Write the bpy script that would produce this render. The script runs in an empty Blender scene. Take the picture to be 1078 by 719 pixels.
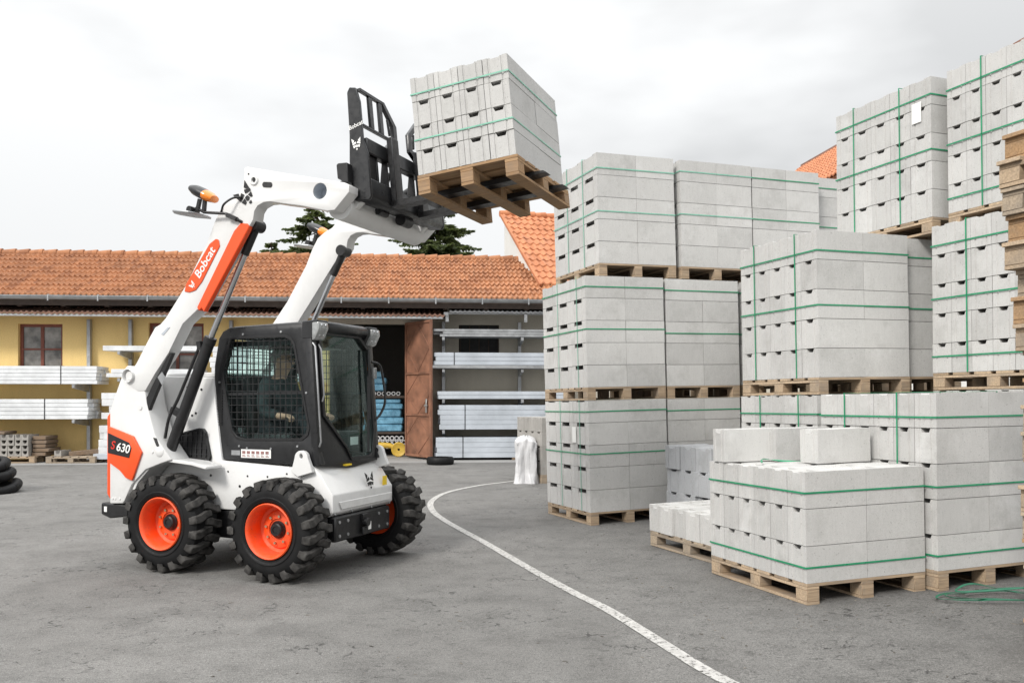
import bpy, bmesh, math, random
from mathutils import Vector, Matrix, noise
from mathutils.geometry import tessellate_polygon
R = math.radians
rnd = random.Random(7)
scene = bpy.context.scene
col = scene.collection

# ------------------------------------------------------------------ camera
CAM_H, FPX, CX, HY = 1.42, 898.0, 539.0, 420.0
cam = bpy.data.cameras.new('camera')
cam_o = bpy.data.objects.new('camera', cam)
col.objects.link(cam_o)
cam_o.location = (0, 0, CAM_H)
cam_o.rotation_euler = (R(90), 0, 0)
cam.sensor_width = 36
cam.lens = 36 * FPX / 1078
cam.shift_y = (HY - 359.5) / 1078
cam.clip_end = 2000
scene.camera = cam_o


def at(px, py, Y):
    return Vector(((px - CX) / FPX * Y, Y, CAM_H - (py - HY) / FPX * Y))


# ------------------------------------------------------------------ mesh builder
class MB:
    def __init__(self):
        self.v, self.f = [], []

    def add(self, vs, fs, M=None):
        o = len(self.v)
        for p in vs:
            p = Vector(p)
            self.v.append(M @ p if M else p)
        for f in fs:
            self.f.append([i + o for i in f])
        return self

    def box(self, a, b, M=None):
        (x0, y0, z0), (x1, y1, z1) = a, b
        vs = [(x0, y0, z0), (x1, y0, z0), (x1, y1, z0), (x0, y1, z0), (x0, y0, z1), (x1, y0, z1), (x1, y1, z1), (x0, y1, z1)]
        return self.add(vs, [(0, 3, 2, 1), (4, 5, 6, 7), (0, 1, 5, 4), (1, 2, 6, 5), (2, 3, 7, 6), (3, 0, 4, 7)], M)

    def bar(self, p, q, w, d, up=(0, 0, 1)):
        """box of section w x d from p to q"""
        p, q = Vector(p), Vector(q)
        t = (q - p).normalized()
        s = t.cross(Vector(up))
        if s.length < 1e-4:
            s = t.cross(Vector((1, 0, 0)))
        s.normalize()
        u = s.cross(t)
        vs = []
        for e in (p, q):
            for a, b in ((-1, -1), (1, -1), (1, 1), (-1, 1)):
                vs.append(e + s * a * w / 2 + u * b * d / 2)
        return self.add(vs, [(0, 1, 2, 3), (7, 6, 5, 4), (0, 4, 5, 1), (1, 5, 6, 2), (2, 6, 7, 3), (3, 7, 4, 0)])

    def prism(self, outer, axis, d0, d1, holes=(), M=None, shear=None):
        """outline in the two other axes, extruded along axis from d0 to d1, holes cut through"""
        def P(a, b, d):
            r = {'y': (a, d, b), 'x': (d, a, b), 'z': (a, b, d)}[axis]
            return shear(*r) if shear else r
        loops = [list(outer)] + [list(h) for h in holes]
        flat = [p for l in loops for p in l]
        n = len(flat)
        tris = tessellate_polygon([[Vector((p[0], p[1], 0)) for p in l] for l in loops])
        vs = [P(a, b, d0) for a, b in flat] + [P(a, b, d1) for a, b in flat]
        fs = [tuple(t) for t in tris] + [tuple(i + n for i in reversed(t)) for t in tris]
        o = 0
        for l in loops:
            k = len(l)
            for i in range(k):
                j = (i + 1) % k
                fs.append((o + i, o + j, o + j + n, o + i + n))
            o += k
        return self.add(vs, fs, M)

    def tube(self, path, r, n=10, caps=True, M=None):
        path = [Vector(p) for p in path]
        rs = r if isinstance(r, (list, tuple)) else [r] * len(path)
        vs, fs = [], []
        t0 = (path[1] - path[0]).normalized()
        s = t0.cross(Vector((0, 0, 1)))
        if s.length < 1e-3:
            s = t0.cross(Vector((1, 0, 0)))
        s.normalize()
        for i, p in enumerate(path):
            a = path[max(i - 1, 0)]
            b = path[min(i + 1, len(path) - 1)]
            t = (b - a).normalized()
            s = (s - t * s.dot(t)).normalized()
            u = t.cross(s)
            for k in range(n):
                w = 2 * math.pi * k / n
                vs.append(p + (s * math.cos(w) + u * math.sin(w)) * rs[i])
        for i in range(len(path) - 1):
            for k in range(n):
                j = (k + 1) % n
                fs.append((i * n + k, i * n + j, (i + 1) * n + j, (i + 1) * n + k))
        if caps:
            fs.append(tuple(range(n)))
            fs.append(tuple((len(path) - 1) * n + k for k in range(n)))
        return self.add(vs, fs, M)

    def cyl(self, p, q, r, n=16, M=None):
        return self.tube([p, q], r, n, True, M)

    def lathe(self, prof, n=32, M=None, close=False):
        """profile of (radius, height) turned about local z; M places it"""
        vs, fs = [], []
        m = len(prof)
        for k in range(n):
            w = 2 * math.pi * k / n
            for r, h in prof:
                vs.append((r * math.cos(w), r * math.sin(w), h))
        for k in range(n):
            j = (k + 1) % n
            for i in range(m if close else m - 1):
                i2 = (i + 1) % m
                fs.append((k * m + i, j * m + i, j * m + i2, k * m + i2))
        return self.add(vs, fs, M)

    def ball(self, c, r, n=12, M=None):
        rx, ry, rz = r if isinstance(r, (list, tuple)) else (r, r, r)
        prof = [(math.sin(math.pi * i / n), -math.cos(math.pi * i / n)) for i in range(n + 1)]
        T = Matrix.Translation(Vector(c)) @ Matrix.Diagonal((rx, ry, rz, 1))
        return self.lathe(prof, 2 * n, (M @ T) if M else T)

    def mesh(self, name, mat, bevel=0, seg=1, smooth=40):
        me = bpy.data.meshes.new(name)
        me.from_pydata([tuple(p) for p in self.v], [], self.f)
        bm = bmesh.new()
        bm.from_mesh(me)
        bmesh.ops.remove_doubles(bm, verts=bm.verts, dist=1e-5)
        bmesh.ops.recalc_face_normals(bm, faces=bm.faces)
        if bevel:
            es = [e for e in bm.edges if len(e.link_faces) == 2 and e.calc_face_angle(0) > R(32)]
            bmesh.ops.bevel(bm, geom=es, offset=bevel, segments=seg, affect='EDGES', clamp_overlap=True, profile=0.5)
        bm.to_mesh(me)
        bm.free()
        for m in (mat if isinstance(mat, (list, tuple)) else [mat]):
            me.materials.append(m)
        if smooth:
            me.shade_smooth()
            me.set_sharp_from_angle(angle=R(smooth))
        return me

    def build(self, name, mat, parent=None, bevel=0, seg=1, smooth=40, loc=None):
        return link(name, self.mesh(name, mat, bevel, seg, smooth), parent, loc)


def link(name, data, parent=None, loc=None):
    o = bpy.data.objects.new(name, data)
    col.objects.link(o)
    if parent is not None:
        o.parent = parent
    if loc is not None:
        o.location = loc
    return o


def tag(o, label=None, cat=None, group=None, kind=None):
    if label:
        o['label'] = label
    if cat:
        o['category'] = cat
    if group:
        o['group'] = group
    if kind:
        o['kind'] = kind
    return o


def empty(name, label, cat, group=None, mat=None, loc=None, rz=0):
    o = link(name, None)
    o.empty_display_size = 0.1
    tag(o, label, cat, group)
    if mat is not None:
        o.matrix_world = mat
    if loc is not None:
        o.location = loc
        o.rotation_euler = (0, 0, rz)
    return o


def copy_tree(o, parent=None):
    c = o.copy()
    col.objects.link(c)
    if parent is not None:
        c.parent = parent
    for ch in o.children:
        copy_tree(ch, c)
    return c


# ------------------------------------------------------------------ materials
def new_mat(name):
    m = bpy.data.materials.new(name)
    m.use_nodes = True
    nt = m.node_tree
    return m, nt, nt.nodes['Principled BSDF']


def nd(nt, typ, **kw):
    n = nt.nodes.new(typ)
    for k, v in kw.items():
        if k.startswith('i_'):
            key = k[2:]
            n.inputs[int(key) if key.isdigit() else key.replace('_', ' ')].default_value = v
        else:
            setattr(n, k, v)
    return n


def math_n(nt, op, a, b=None, clamp=False):
    n = nt.nodes.new('ShaderNodeMath')
    n.operation = op
    n.use_clamp = clamp
    for i, x in enumerate((a, b)):
        if x is None:
            continue
        if isinstance(x, (int, float)):
            n.inputs[i].default_value = x
        else:
            nt.links.new(x, n.inputs[i])
    return n.outputs[0]


def ramp(nt, fac, stops):
    n = nt.nodes.new('ShaderNodeValToRGB')
    e = n.color_ramp.elements
    while len(e) < len(stops):
        e.new(0.5)
    for i, (p, c) in enumerate(stops):
        e[i].position = p
        e[i].color = (c, c, c, 1) if isinstance(c, (int, float)) else (*c, 1)
    nt.links.new(fac, n.inputs[0])
    return n.outputs[0]


def mixc(nt, fac, a, b, mode='MIX'):
    n = nt.nodes.new('ShaderNodeMix')
    n.data_type = 'RGBA'
    n.blend_type = mode
    for s, x in ((n.inputs[0], fac), (n.inputs[6], a), (n.inputs[7], b)):
        if isinstance(x, (int, float)):
            s.default_value = x
        elif isinstance(x, tuple):
            s.default_value = (*x, 1)
        else:
            nt.links.new(x, s)
    return n.outputs[2]


def noise_n(nt, vec, scale, detail=3, rough=0.55):
    n = nd(nt, 'ShaderNodeTexNoise')
    n.inputs['Scale'].default_value = scale
    n.inputs['Detail'].default_value = detail
    n.inputs['Roughness'].default_value = rough
    if vec is not None:
        nt.links.new(vec, n.inputs['Vector'])
    return n.outputs['Fac']


def mapped(nt, vec, scale=(1, 1, 1)):
    n = nd(nt, 'ShaderNodeMapping')
    n.inputs['Scale'].default_value = scale
    nt.links.new(vec, n.inputs['Vector'])
    return n.outputs[0]


def objvec(nt, by_object=True):
    """object coordinates, moved by the object's random number so copies differ"""
    tc = nd(nt, 'ShaderNodeTexCoord')
    if not by_object:
        return tc.outputs['Object']
    oi = nd(nt, 'ShaderNodeObjectInfo')
    c = math_n(nt, 'MULTIPLY', oi.outputs['Random'], 37.0)
    va = nd(nt, 'ShaderNodeVectorMath', operation='ADD')
    nt.links.new(tc.outputs['Object'], va.inputs[0])
    nt.links.new(c, va.inputs[1])
    return va.outputs[0]


def bump(nt, b, height, strength=0.3, dist=0.01):
    n = nd(nt, 'ShaderNodeBump')
    n.inputs['Strength'].default_value = strength
    n.inputs['Distance'].default_value = dist
    nt.links.new(height, n.inputs['Height'])
    nt.links.new(n.outputs[0], b.inputs['Normal'])


def plain(name, c, rough=0.5, metal=0.0, var=0.12, scale=6, rvar=0.12, bmp=0, spec=0.5, coat=0, c2=None):
    """paint, rubber, metal ...: a base colour with soft blotches, worn gloss and an optional bump"""
    m, nt, b = new_mat(name)
    v = objvec(nt)
    f = noise_n(nt, v, scale, 5, 0.6)
    dark = tuple(x * (1 - var) for x in (c2 or c))
    lite = tuple(min(1, x * (1 + var * 0.6)) for x in c)
    nt.links.new(ramp(nt, f, [(0.3, dark), (0.7, lite)]), b.inputs['Base Color'])
    g = noise_n(nt, v, scale * 4, 3)
    nt.links.new(ramp(nt, g, [(0.3, max(0, rough - rvar)), (0.7, min(1, rough + rvar))]), b.inputs['Roughness'])
    b.inputs['Metallic'].default_value = metal
    b.inputs['Specular IOR Level'].default_value = spec
    b.inputs['Coat Weight'].default_value = coat
    if bmp:
        bump(nt, b, noise_n(nt, v, scale * 12, 4), bmp, 0.004)
    return m


def dusty(name, c, rough, low=0.75, coat=0.2, dust=0.42):
    """machine paint with road dust, scuffs and a dirtier skirt"""
    m, nt, b = new_mat(name)
    tc = nd(nt, 'ShaderNodeTexCoord')
    v = tc.outputs['Object']
    f = noise_n(nt, v, 3, 5, 0.6)
    base = ramp(nt, f, [(0.3, tuple(x * .95 for x in c)), (0.7, c)])
    sp = nd(nt, 'ShaderNodeSeparateXYZ')
    nt.links.new(v, sp.inputs[0])
    hgt = ramp(nt, sp.outputs[2], [(0.25, 1.0), (low, 0.12)])
    dn = ramp(nt, noise_n(nt, v, 9, 6, 0.7), [(0.42, 0.0), (0.72, 1.0)])
    sm = ramp(nt, noise_n(nt, mapped(nt, v, (14, 14, 2.5)), 1.0, 5, 0.65), [(0.56, 0.0), (0.75, 0.8)])
    d = math_n(nt, 'ADD', math_n(nt, 'MULTIPLY', dn, hgt), math_n(nt, 'MULTIPLY', sm, 0.16), True)
    base = mixc(nt, math_n(nt, 'MULTIPLY', d, dust), base, (0.19, 0.165, 0.135))
    spk = ramp(nt, noise_n(nt, v, 60, 2, 0.5), [(0.70, 0.0), (0.74, 1.0)])
    base = mixc(nt, math_n(nt, 'MULTIPLY', math_n(nt, 'MULTIPLY', spk, hgt), 0.6), base, (0.12, 0.10, 0.085))
    nt.links.new(base, b.inputs['Base Color'])
    nt.links.new(ramp(nt, d, [(0.0, rough), (0.6, 0.8)]), b.inputs['Roughness'])
    b.inputs['Coat Weight'].default_value = coat
    return m


def leafy(name, c1, c2):
    m, nt, b = new_mat(name)
    v = objvec(nt)
    col_ = ramp(nt, noise_n(nt, v, 2.5, 5, 0.65), [(0.35, c2), (0.65, c1)])
    nt.links.new(col_, b.inputs['Base Color'])
    b.inputs['Roughness'].default_value = 0.65
    tr = nd(nt, 'ShaderNodeBsdfTranslucent')
    nt.links.new(mixc(nt, 1.0, col_, (1.5, 1.6, 1.0), 'MULTIPLY'), tr.inputs['Color'])
    mx = nd(nt, 'ShaderNodeMixShader')
    mx.inputs[0].default_value = 0.45
    nt.links.new(b.outputs[0], mx.inputs[1])
    nt.links.new(tr.outputs[0], mx.inputs[2])
    nt.links.new(mx.outputs[0], nt.nodes['Material Output'].inputs[0])
    return m


def concrete(name, c, amount=0.1, warm=(1.0, 0.985, 0.955)):
    m, nt, b = new_mat(name)
    v = objvec(nt)
    oi = nd(nt, 'ShaderNodeObjectInfo')
    big = noise_n(nt, v, 5, 5, 0.6)
    fine = noise_n(nt, v, 190, 3, 0.7)
    mid = noise_n(nt, mapped(nt, v, (60, 60, 9)), 1.0, 3, 0.6)
    k = math_n(nt, 'MULTIPLY', math_n(nt, 'SUBTRACT', big, 0.5), amount * 1.7)
    k = math_n(nt, 'ADD', k, math_n(nt, 'MULTIPLY', math_n(nt, 'SUBTRACT', fine, 0.5), 0.62))
    k = math_n(nt, 'ADD', k, math_n(nt, 'MULTIPLY', math_n(nt, 'SUBTRACT', mid, 0.5), 0.16))
    k = math_n(nt, 'ADD', k, math_n(nt, 'MULTIPLY', math_n(nt, 'SUBTRACT', oi.outputs['Random'], 0.5), 0.17))
    k = math_n(nt, 'ADD', k, 1.0)
    base = mixc(nt, 1.0, tuple(c * w for w in warm), k, 'MULTIPLY')
    pits = ramp(nt, noise_n(nt, v, 85, 2, 0.5), [(0.27, 0.62), (0.34, 1.0)])
    base = mixc(nt, 1.0, base, pits, 'MULTIPLY')
    damp = ramp(nt, noise_n(nt, v, 3.3, 6, 0.7), [(0.52, 0.0), (0.68, 1.0)])
    base = mixc(nt, math_n(nt, 'MULTIPLY', damp, 0.30), base, (c * .55, c * .54, c * .51))
    efflo = ramp(nt, noise_n(nt, v, 2.7, 4, 0.65), [(0.60, 0.0), (0.72, 1.0)])
    base = mixc(nt, math_n(nt, 'MULTIPLY', efflo, 0.22), base, (min(1, c * 1.5),) * 3)
    nt.links.new(base, b.inputs['Base Color'])
    b.inputs['Roughness'].default_value = 0.93
    b.inputs['Specular IOR Level'].default_value = 0.25
    bump(nt, b, fine, 0.35, 0.003)
    return m


def wood(name, c1, c2, grey=0.35):
    m, nt, b = new_mat(name)
    v = objvec(nt)
    geo = nd(nt, 'ShaderNodeNewGeometry')
    isl = geo.outputs['Random Per Island']
    va = nd(nt, 'ShaderNodeVectorMath', operation='ADD')
    nt.links.new(v, va.inputs[0])
    nt.links.new(math_n(nt, 'MULTIPLY', isl, 23.0), va.inputs[1])
    v2 = va.outputs[0]
    gx = noise_n(nt, mapped(nt, v2, (4, 90, 90)), 1.0, 4, 0.6)
    blot = noise_n(nt, v2, 5, 5, 0.65)
    base = mixc(nt, isl, c1, c2)
    base = mixc(nt, 1.0, base, ramp(nt, gx, [(0.3, 0.68), (0.7, 1.15)]), 'MULTIPLY')
    g = ramp(nt, blot, [(0.45, 0.0), (0.7, 1.0)])
    base = mixc(nt, math_n(nt, 'MULTIPLY', g, grey), base, (0.2, 0.18, 0.16))
    nt.links.new(base, b.inputs['Base Color'])
    b.inputs['Roughness'].default_value = 0.85
    b.inputs['Specular IOR Level'].default_value = 0.2
    bump(nt, b, gx, 0.3, 0.003)
    return m


def glass_mat(name, tint, gloss=0.06):
    m, nt, b = new_mat(name)
    nt.nodes.remove(b)
    out = nt.nodes['Material Output']
    tr = nd(nt, 'ShaderNodeBsdfTransparent')
    tr.inputs['Color'].default_value = (*tint, 1)
    gl = nd(nt, 'ShaderNodeBsdfGlossy')
    gl.inputs['Roughness'].default_value = 0.03
    gl.inputs['Color'].default_value = (0.9, 0.95, 0.95, 1)
    fr = nd(nt, 'ShaderNodeFresnel')
    fr.inputs['IOR'].default_value = 1.45
    mx = nd(nt, 'ShaderNodeMixShader')
    nt.links.new(math_n(nt, 'MULTIPLY', fr.outputs[0], gloss), mx.inputs[0])
    nt.links.new(tr.outputs[0], mx.inputs[1])
    nt.links.new(gl.outputs[0], mx.inputs[2])
    nt.links.new(mx.outputs[0], out.inputs[0])
    return m


def tile_mat(name, cols, pu, pv, dirt=0.35):
    m, nt, b = new_mat(name)
    tc = nd(nt, 'ShaderNodeTexCoord')
    sp = nd(nt, 'ShaderNodeSeparateXYZ')
    nt.links.new(tc.outputs['Object'], sp.inputs[0])
    cb = nd(nt, 'ShaderNodeCombineXYZ')
    nt.links.new(math_n(nt, 'FLOOR', math_n(nt, 'DIVIDE', sp.outputs[0], pu)), cb.inputs[0])
    nt.links.new(math_n(nt, 'FLOOR', math_n(nt, 'DIVIDE', sp.outputs[1], pv)), cb.inputs[1])
    wn = nd(nt, 'ShaderNodeTexWhiteNoise')
    nt.links.new(cb.outputs[0], wn.inputs['Vector'])
    base = ramp(nt, wn.outputs['Value'], [(0.0, cols[0]), (0.45, cols[1]), (0.8, cols[2]), (1.0, cols[3])])
    big = noise_n(nt, tc.outputs['Object'], 0.8, 5, 0.65)
    base = mixc(nt, math_n(nt, 'MULTIPLY', ramp(nt, big, [(0.42, 0.0), (0.7, 1.0)]), dirt), base, (0.13, 0.085, 0.06))
    fine = noise_n(nt, tc.outputs['Object'], 60, 3)
    base = mixc(nt, 1.0, base, ramp(nt, fine, [(0.25, 0.78), (0.75, 1.12)]), 'MULTIPLY')
    nt.links.new(base, b.inputs['Base Color'])
    b.inputs['Roughness'].default_value = 0.8
    return m


def plaster(name, c, stain=(0.3, 0.22, 0.12), amt=0.35):
    m, nt, b = new_mat(name)
    tc = nd(nt, 'ShaderNodeTexCoord')
    v = tc.outputs['Object']
    big = noise_n(nt, mapped(nt, v, (0.9, 0.9, 0.35)), 1.4, 6, 0.65)
    base = mixc(nt, math_n(nt, 'MULTIPLY', ramp(nt, big, [(0.45, 0.0), (0.75, 1.0)]), amt), c, stain)
    sp = nd(nt, 'ShaderNodeSeparateXYZ')
    nt.links.new(v, sp.inputs[0])
    lowz = math_n(nt, 'ADD', sp.outputs[2], math_n(nt, 'MULTIPLY', noise_n(nt, v, 3, 4), 0.8))
    splash = ramp(nt, lowz, [(0.42, 1.0), (0.85, 0.0)])
    base = mixc(nt, math_n(nt, 'MULTIPLY', splash, 0.5), base, stain)
    fine = noise_n(nt, v, 45, 4)
    base = mixc(nt, 1.0, base, ramp(nt, fine, [(0.25, 0.88), (0.75, 1.08)]), 'MULTIPLY')
    nt.links.new(base, b.inputs['Base Color'])
    b.inputs['Roughness'].default_value = 0.92
    bump(nt, b, fine, 0.2, 0.005)
    return m


M = dict(
    block=concrete('concrete_block_grey', 0.50, 0.1, (1.0, 0.99, 0.965)),
    block_blue=concrete('concrete_block_cool', 0.39, 0.1, (0.965, 0.985, 1.015)),
    block_old=concrete('concrete_block_weathered', 0.33, 0.2, (1.0, 0.96, 0.9)),
    channel=concrete('channel_concrete', 0.31, 0.2, (1.0, 0.95, 0.88)),
    pallet=wood('pallet_wood', (0.55, 0.42, 0.29), (0.30, 0.215, 0.14), 0.6),
    pallet_old=wood('pallet_wood_grey', (0.47, 0.38, 0.28), (0.26, 0.21, 0.16), 0.7),
    pallet_new=wood('pallet_wood_brown', (0.43, 0.275, 0.15), (0.32, 0.20, 0.11), 0.35),
    plank=wood('old_plank', (0.27, 0.19, 0.13), (0.18, 0.13, 0.09), 0.5),
    strap=plain('green_strap', (0.02, 0.27, 0.13), 0.35, var=0.2, scale=9),
    strap_dark=plain('dark_green_strap', (0.012, 0.13, 0.07), 0.4, var=0.3, scale=9),
    strap_pale=plain('pale_green_strap', (0.20, 0.48, 0.36), 0.35, var=0.2, scale=9),
    paper=plain('paper', (0.8, 0.8, 0.78), 0.7, var=0.05),
    white=dusty('white_paint', (0.69, 0.69, 0.685), 0.36),
    black=plain('black_paint', (0.011, 0.011, 0.012), 0.42, var=0.3, scale=8),
    charcoal=plain('charcoal_paint', (0.0125, 0.013, 0.0145), 0.38, var=0.25, scale=6, coat=0.1),
    orange=dusty('orange_paint', (0.86, 0.085, 0.012), 0.34, dust=0.2),
    steel=plain('chrome_rod', (0.55, 0.56, 0.58), 0.25, 1.0, var=0.03, rvar=0.02),
    bolt=plain('zinc_bolt', (0.62, 0.55, 0.38), 0.35, 1.0, var=0.2, scale=20),
    tyre=plain('tyre_rubber', (0.009, 0.009, 0.0095), 0.6, var=0.35, scale=10, bmp=0.15, spec=0.22),
    lug=plain('dusty_tread_rubber', (0.062, 0.059, 0.056), 0.8, var=0.5, scale=14, bmp=0.35, spec=0.25, c2=(0.026, 0.025, 0.024)),
    seat=plain('seat_vinyl', (0.03, 0.03, 0.032), 0.6, var=0.2),
    glass=glass_mat('tinted_glass', (0.88, 0.95, 0.94), 0.16),
    pane=plain('window_pane', (0.24, 0.235, 0.225), 0.10, var=0.75, scale=3.2, spec=0.6),
    lens=plain('lamp_lens', (0.30, 0.31, 0.31), 0.15, var=0.25, scale=30, coat=0.6),
    amber=plain('amber_lens', (0.86, 0.23, 0.012), 0.2, var=0.15, scale=10, coat=0.5),
    yellow_tag=plain('yellow_sticker', (0.80, 0.56, 0.03), 0.45, var=0.08),
    yellow=plain('yellow_machine_paint', (0.55, 0.36, 0.05), 0.5, var=0.25),
    red=plain('red_paint', (0.55, 0.03, 0.02), 0.4, var=0.1),
    skin=plain('skin', (0.60, 0.36, 0.26), 0.5, var=0.08),
    jacket=plain('dark_teal_jacket', (0.032, 0.042, 0.046), 0.85, var=0.25, scale=12),
    trousers=plain('dark_trousers', (0.03, 0.033, 0.04), 0.9, var=0.2, scale=12),
    hair=plain('grey_hair', (0.34, 0.32, 0.29), 0.7, var=0.3, scale=40),
    zinc=plain('galvanised_steel', (0.42, 0.43, 0.44), 0.42, 0.7, var=0.25, scale=4),
    sheet=plain('wrapped_white_profiles', (0.70, 0.715, 0.73), 0.38, var=0.2, scale=2.5),
    sheet_grey=plain('blue_grey_sheet_metal', (0.46, 0.495, 0.54), 0.40, 0.1, var=0.2, scale=1.3),
    dark=plain('dark_gap', (0.03, 0.03, 0.03), 0.8, var=0.3),
    frame_brown=plain('brown_window_frame', (0.19, 0.055, 0.035), 0.5, var=0.2),
    gate=plain('rusty_brown_gate', (0.27, 0.125, 0.075), 0.62, var=0.35, scale=3, c2=(0.20, 0.095, 0.06)),
    yellow_wall=plaster('yellow_plaster', (0.90, 0.66, 0.28), (0.55, 0.38, 0.16), 0.3),
    grey_wall=plaster('beige_plaster', (0.54, 0.50, 0.42), (0.27, 0.24, 0.20), 0.45),
    white_wall=plaster('white_plaster', (0.70, 0.69, 0.66), (0.4, 0.36, 0.3), 0.25),
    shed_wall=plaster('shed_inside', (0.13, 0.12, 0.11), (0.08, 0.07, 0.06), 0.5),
    tiles=tile_mat('terracotta_tiles', [(0.27, 0.105, 0.044), (0.36, 0.15, 0.064), (0.42, 0.18, 0.080), (0.32, 0.14, 0.066)], 0.12, 0.287, 0.22),
    tiles_new=tile_mat('orange_tiles', [(0.40, 0.145, 0.06), (0.48, 0.18, 0.08), (0.53, 0.21, 0.095), (0.42, 0.17, 0.085)], 0.19, 0.27, 0.12),
    tiles_dull=tile_mat('weathered_brown_tiles', [(0.20, 0.11, 0.08), (0.27, 0.145, 0.105), (0.31, 0.175, 0.13), (0.24, 0.14, 0.11)], 0.15, 0.4, 0.3),
    soffit=plain('dark_soffit_boards', (0.07, 0.05, 0.04), 0.8, var=0.3),
    blue_wrap=plain('blue_film', (0.16, 0.36, 0.50), 0.3, var=0.4, scale=5, bmp=0.5, c2=(0.10, 0.27, 0.42)),
    film=plain('white_plastic_film', (0.58, 0.58, 0.59), 0.35, var=0.10, scale=5, bmp=0.4),
    bark=plain('bark', (0.10, 0.07, 0.05), 0.9, var=0.4, scale=12),
    needles=leafy('spruce_needles', (0.125, 0.145, 0.06), (0.075, 0.10, 0.045)),
)
# ------------------------------------------------------------------ sky, sun
SUN_EL, SUN_AZ = R(38), R(-146)          # the brightest part of the overcast, behind the camera on the left
w = bpy.data.worlds.new('World')
scene.world = w
w.use_nodes = True
nt = w.node_tree
bg = nt.nodes['Background']
bg.inputs['Strength'].default_value = 0.1
sky = nd(nt, 'ShaderNodeTexSky')
sky.sky_type = 'NISHITA'
sky.sun_disc = False
sky.sun_elevation = SUN_EL
sky.sun_rotation = SUN_AZ
sky.air_density = 1.0
sky.dust_density = 3.0
tc = nd(nt, 'ShaderNodeTexCoord')
sp = nd(nt, 'ShaderNodeSeparateXYZ')
nt.links.new(tc.outputs['Generated'], sp.inputs[0])
up = math_n(nt, 'MAXIMUM', sp.outputs[2], 0.0)
# overcast: brighter overhead than near the horizon, broken by soft grey cloud
mp = nd(nt, 'ShaderNodeMapping')
mp.inputs['Scale'].default_value = (1.0, 1.0, 2.6)
mp.inputs['Location'].default_value = (0.35, 0.0, 0.1)
nt.links.new(tc.outputs['Generated'], mp.inputs['Vector'])
cl = noise_n(nt, mp.outputs[0], 1.7, 5, 0.5)
zen = math_n(nt, 'ADD', math_n(nt, 'MULTIPLY', math_n(nt, 'POWER', up, 2.4), 12.0), 4.3)
body = math_n(nt, 'MULTIPLY', zen, ramp(nt, cl, [(0.36, 0.76), (0.58, 1.12)]))
tint = mixc(nt, 1.0, (0.985, 0.995, 1.0), body, 'MULTIPLY')
full = mixc(nt, 0.975, sky.outputs[0], tint)
nt.links.new(full, bg.inputs['Color'])

sun = bpy.data.lights.new('sun', 'SUN')
sun.energy = 1.5
sun.angle = R(14)
sun.color = (1.0, 0.965, 0.91)
so = link('sun', sun)
sd = Vector((math.sin(SUN_AZ) * math.cos(SUN_EL), math.cos(SUN_AZ) * math.cos(SUN_EL), math.sin(SUN_EL)))
so.rotation_euler = sd.to_track_quat('Z', 'Y').to_euler()
so.location = sd * 40

vs = scene.view_settings
vs.view_transform = 'Standard'
vs.look = 'None'
vs.exposure = 0.93
vs.gamma = 1
vs.use_curve_mapping = False

# ------------------------------------------------------------------ ground
SLOPE = 0.030


def gz(x, y=6.0):
    """the yard falls gently from the block stacks on the right towards the middle"""
    t = min(max(x - 0.6, 0), 5.4) * SLOPE
    f = 1.0 if y < 11.5 else max(0.0, 1 - (y - 11.5) / 4.0)
    return t * f


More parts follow.
